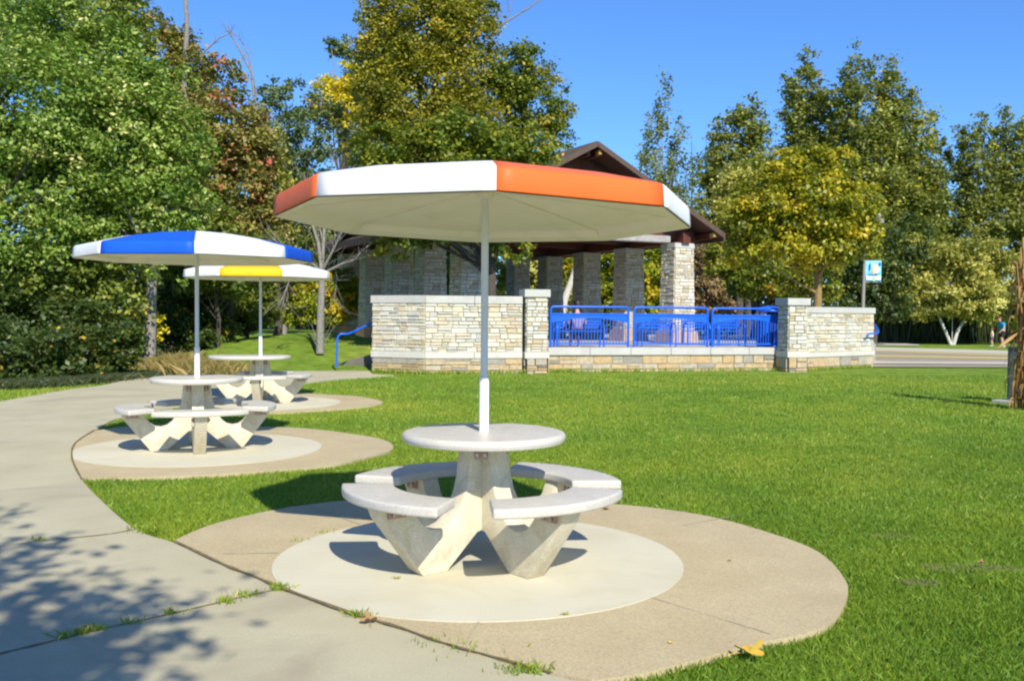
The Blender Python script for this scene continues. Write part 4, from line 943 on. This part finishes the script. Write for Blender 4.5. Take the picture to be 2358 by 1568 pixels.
# weeds in the joints
wx=[];wy=[]
for px,py,k,s in((645,1358,90,.05),(640,1352,60,.04),(560,1372,60,.06),(520,1388,60,.06),(400,1412,40,.05),(300,1434,30,.05),(215,1450,70,.05),(190,1458,60,.04),(150,1466,40,.05),(830,1420,60,.05),(815,1416,30,.04),(88,1244,40,.05),(1222,1545,140,.08),(1200,1540,60,.10),(750,1228,20,.06),(1010,1478,25,.12),(1090,1502,25,.15),(690,1248,20,.06),(980,858,30,.3),(330,1218,120,.09),(350,1225,120,.09)):
    x,y=flat(px,py); wx.append(x+rng.normal(size=k)*s*.6); wy.append(y+rng.normal(size=k)*s*.35)
blades('joint_weeds','tufts of green weeds growing in the pavement joints','weeds',(np.concatenate(wx),np.concatenate(wy)),0,.030,.005,GR,.6,zofs=.026)
wp=[at(880,859,23.6),at(1200,859,24.0)]
blades('wall_foot_grass','longer grass at the foot of the stone walls','grass',along([X(858,24.2),X(979,23.6),X(1203,24.1),(RA[0]+.6,RA[1]-.2),(RB[0],RB[1]-.3),X(1860,26.2),X(2010,28.2)],3500,.10),0,.10,.014,GR,.5)

# fallen leaves
YL=surf('fallen_leaf_yellow',(.55,.45,.05),(.72,.38,.05),18,.6); BL=surf('fallen_leaf_brown',(.25,.15,.06),(.35,.22,.09),18,.8); GL=surf('fallen_leaf_green',(.28,.30,.05),(.4,.34,.08),18,.7)
def fleaf(px,py,s,mat,label,z=.037,curl=.25,rz=0.):
    x,y=flat(px,py,z); mb=MB(); n=30; vs=[(0,0,0)]
    for k in range(n):
        a=2*PI*k/n; q=abs(math.cos(a*2.5)); r=s*(.45+.55*q**1.5)*(1 if abs(a-PI)>.3 else .6)
        vs.append((r*math.cos(a),r*math.sin(a)*.9,curl*s*(math.cos(2*a)*.5+.5)*r/s+.004))
    mb.add(vs,[(0,1+k,1+(k+1)%n) for k in range(n)]); 
    mb.tube([(-s*.3,0,.004),(-s*.9,.1*s,.01),(-s*1.5,.25*s,.004)],.0015,5)
    o=mb.build('fallen_leaf',mat); o.location=(x,y,z); o.rotation_euler=(0,0,rz); sm=o.modifiers.new('Solidify','SOLIDIFY'); sm.thickness=.0012
    return tag(o,label,'leaf','leaves lying on the paving')
fleaf(1727,1503,.072,YL,'large yellow maple leaf lying on the lawn edge near the bottom right',.012,.6,.5)
fleaf(915,1331,.024,GL,'small yellowish leaf on the cream disc below the nearest table',.0105,.3,.2)
fleaf(850,1430,.05,BL,'curled brown leaf on the paving joint left of centre',.012,.7,2.)
fleaf(1395,1172,.035,BL,'brown leaf at the far rim of the nearest pad',.008,.6,1.)
fleaf(1302,1414,.022,GL,'small green leaf on the front rim of the cream disc',.0105,.3,.7)
fleaf(1680,1291,.012,BL,'tiny dark leaf scrap on the tan pad right of the nearest table',.008,.5,.7)
fleaf(1161,1520,.014,BL,'tiny brown leaf scrap on the walkway near the bottom edge',.003,.5,.7)

for k,(px,py,s_,m_,lab) in enumerate([(1222,1535,.018,GL,'small leaf by the weeds at the bottom of the joint'),(2262,1296,.03,BL,'dry brown leaf lying in the lawn at the right'),(1545,1480,.012,YL,'tiny pale leaf scrap on the front of the tan pad'),(560,868,.05,BL,'dry leaf on the far path edge behind the tables'),(130,900,.05,BL,'dry brown leaf on the left path edge')]):
    fleaf(px,py,s_,m_,lab,.008,.5,k*1.3)
# ------------------------------------------------------------------ cabinet and corn shock at the right edge
x,y=flat(2340,926); cb=empty('utility_cabinet',(x+.12,16.7,0),R(-58),'grey green utility cabinet beside the dried corn shock','cabinet')
m_=MB(); m_.box(-.16,.42,-.2,.2,.06,.93); m_.build('cabinet_body',BOXG,cb,bevel=.012)
m_=MB(); m_.box(-.18,.44,-.22,.22,.931,.965); m_.build('cabinet_lid',BOXG,cb,bevel=.01)
m_=MB(); m_.box(-.34,.56,-.36,.34,-.05,.03); m_.build('concrete_base',COPING,cb,bevel=.01)
m_=MB(); m_.box(-.12,.38,-.212,-.2,.12,.86); d_=m_.build('cabinet_door',BOXG,cb); m_=MB(); m_.tube([(.32,-.214,.5),(.32,-.235,.5)],.02,10); m_.build('lock',BOLT,d_)
cs=empty('corn_shock',(at(2368,800,15.6).x,15.6,0),0,'tall bundle of dried corn stalks at the right edge','corn shock')
POSTM=surf('ochre_post',(.38,.24,.05),(.48,.32,.08),8,.8)
m_=MB(); m_.tube([(-.08,.05,-.1),(-.08,.05,2.75)],.035,10); m_.build('support_post',POSTM,cs,angle=40)
lvP=[];lvV=[]
for k in range(17):
    a=rng.random()*2*PI; r0=rng.uniform(.03,.22); h=rng.uniform(2.0,2.75); lean=rng.uniform(-.12,.12,2); s0=Vector((math.cos(a)*r0,math.sin(a)*r0,0)); s1=s0*.55+Vector((0,0,h*.5)); s2=s0*1.2+Vector((lean[0],lean[1],h))
    m_=MB(); m_.tube([s0,s1,s2],[.014,.012,.006],6); m_.build('stalk',LM['corn'],cs,smooth=True)
    for j in range(13):
        u=rng.uniform(.05,1); p=s0.lerp(s1,u*2) if u<.5 else s1.lerp(s2,u*2-1); b_=rng.random()*2*PI; L=rng.uniform(.2,.42); w_=rng.uniform(.02,.04)
        dirv=np.array([math.cos(b_),math.sin(b_),0]); sd=np.array([-math.sin(b_),math.cos(b_),0]); pv=np.array(p); prev=pv; 
        v_=rng.random(); tw=rng.uniform(-1,1)
        for s in range(4):
            f=(s+1)/4; nx=pv+dirv*L*.55*math.sin(f*1.7)+np.array([0,0,L*(.25*math.sin(f*2.6)-.75*f*f)]); wa=w_*(1-.8*(s/4)); wb=w_*(1-.8*f)
            sd2=sd*math.cos(tw*f)+np.array([0,0,1])*math.sin(tw*f)
            lvP.append([prev-sd*wa,prev+sd*wa,nx+sd2*wb,nx-sd2*wb]); lvV.append(v_+rng.normal()*.08); prev=nx
link('dried_leaves',quadmesh('dried_leaves',np.array(lvP).reshape(-1,3),np.array(lvV)),LM['corn'],cs)
m_=MB(); a0=at(2342,768,15.6)-cs.location; a1=at(2292,806,15.5)-cs.location; m_.tube([a0,a0.lerp(a1,.35),a0.lerp(a1,.7),a1],[.012,.032,.028,.008],8); m_.build('corn_ear',LM['corn'],cs,smooth=True)
for z in(.9,1.7):
    m_=MB(); m_.lathe([(.16,z),(.165,z+.01),(.16,z+.02)],16); m_.build('twine',surf('twine',(.4,.3,.15),(.5,.38,.2),20,.9),cs)

# ------------------------------------------------------------------ lamp post with banner
dl=46.; lp0=at(1986,720,dl); zg=gz1(lp0.x,dl); lp=empty('lamp_post',(lp0.x,dl,zg),0,'grey lamp post behind the right stone wall, half hidden by the golden maple','lamp post')
top=at(1993,520,dl).z-zg
m_=MB(); m_.tube([(0,0,0),(0,0,.3),(.03,0,top*.5),(.10,0,top)],[.14,.09,.08,.06],12); m_.build('pole',LAMPM,lp,angle=40)
m_=MB(); lx=at(2022,510,dl).x-lp0.x; m_.tube([(.10,0,top),(.3,0,top+.2),(lx,0,top+.28)],[.04,.035,.03],8); m_.build('arm',LAMPM,lp,angle=40)
m_=MB(); m_.lathe([(.26,top+.12),(.28,top+.18),(.24,top+.34),(.12,top+.52),(.06,top+.75)],16,c=(lx,0,0)); m_.build('lamp_head',LAMPM,lp,angle=40)
zb0=at(2000,650,dl).z-zg; zb1=at(2000,600,dl).z-zg; w1=at(2028,650,dl).x-lp0.x
for z in(zb0,zb1):
    m_=MB(); m_.tube([(0,0,z),(w1+.04,0,z)],.018,6); m_.build('banner_arm',LAMPM,lp)
ban=empty('banner',(lp0.x,dl-.02,zg),0,'light blue banner hanging on the lamp post','banner')
SKYB=surf('banner_light_blue',(.12,.55,.80),(.22,.66,.85),3,.7,bstr=0); BW=surf('banner_pale',(.55,.72,.72),(.62,.76,.75),3,.7,bstr=0); BT=surf('banner_tan',(.62,.45,.25),(.66,.5,.3),3,.7,bstr=0); BN=surf('banner_navy',(.03,.12,.30),(.04,.15,.4),3,.7,bstr=0); BGr=surf('banner_green',(.30,.55,.20),(.35,.6,.25),3,.7,bstr=0)
m_=MB(); n=12; vs=[]
for i in range(n+1):
    u=.10+(w1-.10)*i/n; yy=.03*math.sin(i*.9)
    for z in(zb0+.02,zb1-.02): vs.append((u,yy,z))
m_.add(vs,[(2*i,2*i+2,2*i+3,2*i+1) for i in range(n)]); cl=m_.build('cloth',SKYB,ban,smooth=True); sm=cl.modifiers.new('Solidify','SOLIDIFY'); sm.thickness=.01
hh=zb1-zb0; ww=w1-.1
def patch(u0,u1,v0,v1,mat,el=False,y=-.05):
    m_=MB(); k=18 if el else 4; cx,cz=.1+ww*(u0+u1)/2,zb0+hh*(v0+v1)/2; rx,rz=ww*(u1-u0)/2,hh*(v1-v0)/2
    vs=[]
    for i in range(k):
        a=2*PI*(i+(0 if el else .5))/k; s=1 if el else math.sqrt(2); vs.append((cx+rx*s*math.cos(a),y,cz+rz*s*math.sin(a)))
    vs+=[(a_,b_+.012,c_) for a_,b_,c_ in vs]; m_.add(vs,[tuple(range(k)),tuple(range(2*k-1,k-1,-1))]+[(i,i+k,(i+1)%k+k,(i+1)%k) for i in range(k)]); m_.build('printed_shape',mat,cl)
patch(.04,.97,.10,.32,BW); patch(.45,.9,.4,.8,BW,True,-.052); patch(.40,.60,.35,.85,BT,True,-.066); patch(.15,.75,.31,.36,BN,False,-.08); patch(.80,.97,.72,.92,BN,True,-.066); patch(.22,.32,.55,.9,BN,True,-.066); patch(.42,.62,.04,.26,BGr,True,-.066)
# small sign post seen over the railing
sp_=at(1676,720,40.); zs=gz1(sp_.x,40.); t=empty('sign_post',(sp_.x,40.,zs),0,'small distant post with red disc and white head, seen through the right railing panel','sign post')
m_=MB(); m_.tube([(0,0,0),(0,0,at(0,732,40).z-zs)],.05,8); m_.build('post',surf('pale_green_post',(.4,.5,.42),(.5,.58,.5),4,.6,bstr=0),t,angle=40)
hz=at(0,726,40).z-zs; m_=MB(); m_.lathe([(.02,hz-.14),(.10,hz-.13),(.11,hz),(.10,hz+.1),(.03,hz+.13)],14,c=(-.1,0,0)); m_.lathe([(.01,hz+.14),(.05,hz+.17),(.03,hz+.24),(.01,hz+.26)],10,c=(-.1,0,0)); m_.build('white_head',WHITE,t,smooth=True)
RED=surf('red_enamel',(.75,.03,.02),(.8,.05,.03),4,.4,bstr=0)
m_=MB(); m_.add([(.16+.11*math.cos(2*PI*i/20),-.08,hz+.02+.11*math.sin(2*PI*i/20)) for i in range(20)]+[(.16+.11*math.cos(2*PI*i/20),-.05,hz+.02+.11*math.sin(2*PI*i/20)) for i in range(20)],[tuple(range(20)),tuple(range(39,19,-1))]+[(i,i+20,(i+1)%20+20,(i+1)%20) for i in range(20)]); m_.build('red_disc',RED,t)

# ------------------------------------------------------------------ people
SKIN=surf('skin',(.50,.27,.19),(.56,.32,.23),8,.55,bstr=0); HAIRR=surf('auburn_hair',(.14,.05,.025),(.18,.07,.04),30,.6); HAIRD=surf('dark_hair',(.02,.015,.012),(.035,.025,.02),30,.6)
SHB=surf('bright_blue_cotton',(.01,.27,.55),(.015,.33,.62),6,.85,bstr=.1); BLK=surf('black_shorts',(.010,.010,.014),(.02,.02,.025),6,.9,bstr=0); CRM=surf('cream_shirt_cloth',(.72,.66,.55),(.78,.72,.62),6,.9,bstr=0); GRY=surf('grey_shorts',(.12,.12,.17),(.16,.16,.2),6,.9,bstr=0); MAUV=surf('mauve_shirt_cloth',(.20,.17,.32),(.25,.22,.38),6,.9,bstr=0); SHOE=surf('white_shoe',(.7,.7,.7),(.78,.78,.78),6,.6,bstr=0); BAGM=surf('dark_red_bag',(.20,.02,.04),(.26,.03,.06),6,.7,bstr=0)
def skin(name,verts,edges,mat,parent,root=0,sub=2):
    me=bpy.data.meshes.new(name); me.from_pydata([v[0] for v in verts],edges,[])
    o=link(name,me,mat,parent); md=o.modifiers.new('Skin','SKIN'); md.use_smooth_shade=True
    bm=bmesh.new(); bm.from_mesh(me); ly=bm.verts.layers.skin.verify(); bm.verts.ensure_lookup_table()
    for v,(p,r) in zip(bm.verts,verts): rx,ry=r if isinstance(r,tuple) else (r,r); v[ly].radius=(rx,ry); v[ly].use_root=False
    bm.verts[root][ly].use_root=True; bm.to_mesh(me); bm.free()
    s=o.modifiers.new('Subsurf','SUBSURF'); s.levels=sub; s.render_levels=sub; return o
def chain(V,E,start,pts):
    p=start
    for q in pts: V.append(q); E.append((p,len(V)-1)); p=len(V)-1
    return p
def hand(V,E,wr,pos,dirn,side,sc=1.):
    """palm, four fingers and a thumb as thin chains; dirn forward, side across"""
    d=Vector(dirn).normalized(); s=Vector(side).normalized(); n=d.cross(s); p=Vector(pos)
    V.append((tuple(p+d*.045*sc),(.030*sc,.016*sc))); E.append((wr,len(V)-1)); pm=len(V)-1
    V.append((tuple(p+d*.085*sc),(.034*sc,.014*sc))); E.append((pm,len(V)-1)); pk=len(V)-1
    for k,(o,L) in enumerate(((-.030,.062),(-.010,.075),(.010,.070),(.030,.052))):
        a=p+d*.095*sc+s*o*sc
        chain(V,E,pk,[(tuple(a),.009*sc),(tuple(a+d*L*.5*sc+n*.012*sc),.0085*sc),(tuple(a+d*L*.85*sc+n*.034*sc),.0075*sc)])
    chain(V,E,pm,[(tuple(p+d*.05*sc-s*.035*sc),.010*sc),(tuple(p+d*.075*sc-s*.055*sc+n*.01*sc),.009*sc),(tuple(p+d*.10*sc-s*.06*sc+n*.02*sc),.0075*sc)])
def face(parent,c,fwd_,s,hair):
    """eyes, nose, ears, mouth on the head"""
    f=Vector(fwd_).normalized(); sd=Vector((0,0,1)).cross(f).normalized(); u=f.cross(sd); c=Vector(c)
    EYE=bpy.data.materials.get('eye_dark') or surf('eye_dark',(.02,.015,.01),(.03,.02,.015),4,.3,bstr=0)
    for k in(-1,1):
        m_=MB(); p=c+f*.098*s+sd*k*.033*s+u*.005*s; m_.lathe([(.002,-.008*s),(.009*s,-.004*s),(.009*s,.004*s),(.002,.008*s)],8,c=p); m_.build('eye',EYE,parent,smooth=True)
    m_=MB(); p=c+f*.098*s-u*.055*s; m_.bar(p-sd*.024*s,p+sd*.024*s,.012*s,.007*s); m_.build('mouth',bpy.data.materials.get('lips') or surf('lips',(.4,.12,.1),(.45,.15,.12),4,.5,bstr=0),parent)
def person(name,label,pos,rz,H,pose,shirt,shorts,hair,extra=None,group=None):
    k=H/1.70; t=empty(name,pos,rz,label,'person',group); V=[];E=[]
    S=lambda p:(p[0]*k,p[1]*k,p[2]*k)
    J=pose; fw=J.get('bulk',1.)
    V.append((S(J['pelvis']),(.135*k*fw,.10*k*fw)))
    chain(V,E,0,[(S(J['waist']),(.125*k*fw,.10*k*fw)),(S(J['chest']),(.155*k*fw,.11*k*fw)),(S(J['neck0']),(.09*k,.075*k)),(S(J['neck']),.052*k)]); neck=len(V)-1
    hd=Vector(J['head']); hf=Vector(J['look']).normalized()
    chain(V,E,neck,[(S(hd-Vector((0,0,.055))+hf*.02),(.066*k,.075*k)),(S(hd+Vector((0,0,.0))),(.078*k,.095*k)),(S(hd+Vector((0,0,.07))),(.068*k,.082*k))])
    hb=len(V)-2
    V.append((S(hd+hf*.112-Vector((0,0,.02))),.012*k)); E.append((hb,len(V)-1))     # nose
    sdv=Vector((0,0,1)).cross(hf).normalized()
    for q in(-1,1): V.append((S(hd+sdv*.088*q-Vector((0,0,.01))),.016*k)); E.append((hb,len(V)-1))   # ears
    for sd in('L','R'):
        a=chain(V,E,2,[(S(J['sh'+sd]),.058*k),(S(J['el'+sd]),.042*k),(S(J['wr'+sd]),.028*k)])
        dv=(Vector(J['wr'+sd])-Vector(J['el'+sd])).normalized(); hand(V,E,a,S(J['wr'+sd]),dv,dv.cross(Vector((1,0,.2))),k)
        a=chain(V,E,0,[(S(J['hp'+sd]),.095*k*fw),(S(J['kn'+sd]),.062*k),(S(J['ca'+sd]),.055*k),(S(J['an'+sd]),.038*k),(S(Vector(J['an'+sd])+Vector((0,-.03,-.05))),.036*k),(S(Vector(J['an'+sd])+Vector((0,-.16,-.06))),.028*k)])
    body=skin('body',V,E,SKIN,t)
    face(t,S(hd),hf,k,hair)
    # hair
    V2=[(S(hd+Vector((0,0,.075))-hf*.01),(.085*k,.095*k)),(S(hd+Vector((0,0,.03))-hf*.035),(.090*k,.085*k)),(S(hd-Vector((0,0,.06))-hf*.055),(.078*k,.05*k)),(S(hd+Vector((0,0,.11))-hf*.0),(.05*k,.06*k))]
    skin('hair',V2,[(0,1),(1,2),(0,3)],hair,t)
    # shirt with sleeves
    e=.018*k; V3=[(S(Vector(J['pelvis'])+Vector((0,0,.04))),(.155*k*fw,.13*k*fw)),(S(J['waist']),(.15*k*fw,.125*k*fw)),(S(J['chest']),(.178*k*fw,.135*k*fw)),(S(Vector(J['neck0'])-Vector((0,0,.01))),(.10*k,.085*k))]
    E3=[(0,1),(1,2),(2,3)]
    for sd in('L','R'):
        mid=Vector(J['sh'+sd]).lerp(Vector(J['el'+sd]),.6); a=chain(V3,E3,2,[(S(J['sh'+sd]),.078*k),(S(mid),.066*k)])
    skin('shirt',V3,E3,shirt,t)
    V4=[(S(J['pelvis']),(.16*k*fw,.135*k*fw))];E4=[]
    for sd in('L','R'):
        mid=Vector(J['hp'+sd]).lerp(Vector(J['kn'+sd]),.85); chain(V4,E4,0,[(S(J['hp'+sd]),.118*k*fw),(S(mid),.095*k*fw)])
    skin('shorts',V4,E4,shorts,t)
    for sd in('L','R'):
        a=Vector(J['an'+sd]); skin('shoe',[(S(a+Vector((0,.03,-.055))),(.042*k,.04*k)),(S(a+Vector((0,-.06,-.06))),(.046*k,.036*k)),(S(a+Vector((0,-.17,-.068))),(.04*k,.026*k))],[(0,1),(1,2)],SHOE,t,sub=1)
    return t
# local frame: the figure faces -y
walkp=dict(pelvis=(0,.02,.93),waist=(0,0,1.08),chest=(0,-.05,1.28),neck0=(0,-.10,1.43),neck=(0,-.14,1.49),head=(0,-.20,1.60),look=(0,-1,-.45),
 shL=(.19,-.07,1.37),elL=(.25,-.10,1.10),wrL=(.20,-.28,.93),shR=(-.19,-.07,1.37),elR=(-.25,.06,1.12),wrR=(-.24,.02,.88),
 hpL=(.10,.0,.84),knL=(.11,-.14,.49),caL=(.11,-.10,.34),anL=(.11,-.12,.10),hpR=(-.10,.03,.84),knR=(-.11,.10,.48),caR=(-.11,.18,.34),anR=(-.11,.30,.12),bulk=1.22)
def groundpos(px,py): x,y=gflat(px,py); return (x,y,gz1(x,y))
person('person','walking adult in a bright blue shirt and black shorts, head bent, on the far verge',groundpos(2307,800),R(-75),1.60,walkp,SHB,BLK,HAIRR,group='people walking on the far verge')
tod=dict(pelvis=(0,0,.85),waist=(0,0,1.0),chest=(0,0,1.2),neck0=(0,0,1.36),neck=(0,0,1.40),head=(0,-.01,1.55),look=(.2,-1,-.1),
 shL=(.18,0,1.29),elL=(.24,.02,1.06),wrL=(.22,-.10,.90),shR=(-.18,0,1.29),elR=(-.24,.02,1.06),wrR=(-.22,-.10,.90),
 hpL=(.10,0,.76),knL=(.12,-.05,.44),caL=(.12,-.03,.3),anL=(.12,-.03,.10),hpR=(-.10,0,.76),knR=(-.12,.03,.44),caR=(-.12,.07,.3),anR=(-.12,.11,.10),bulk=1.35)
p_=person('person','toddler in a cream shirt and grey shorts walking ahead of the adult',groundpos(2284,797),R(-110),1.04,tod,CRM,GRY,HAIRR,group='people walking on the far verge')
sitp=dict(pelvis=(0,.02,.50),waist=(0,.04,.65),chest=(0,.0,.86),neck0=(0,-.03,1.01),neck=(0,-.05,1.07),head=(0,-.08,1.19),look=(.3,-1,-.2),
 shL=(.19,-.02,.95),elL=(.25,-.08,.70),wrL=(.14,-.30,.62),shR=(-.19,-.02,.95),elR=(-.25,-.08,.70),wrR=(-.14,-.30,.62),
 hpL=(.10,-.05,.50),knL=(.12,-.45,.50),caL=(.12,-.46,.34),anL=(.12,-.42,.10),hpR=(-.10,-.05,.50),knR=(-.12,-.45,.50),caR=(-.12,-.46,.34),anR=(-.12,-.42,.10))
b1=at(1330,720,27.15); person('person','dark haired person in a mauve shirt sitting on the bench behind the left railing panel',(b1.x,27.12,.52),R(188),1.66,sitp,MAUV,BLK,HAIRD)
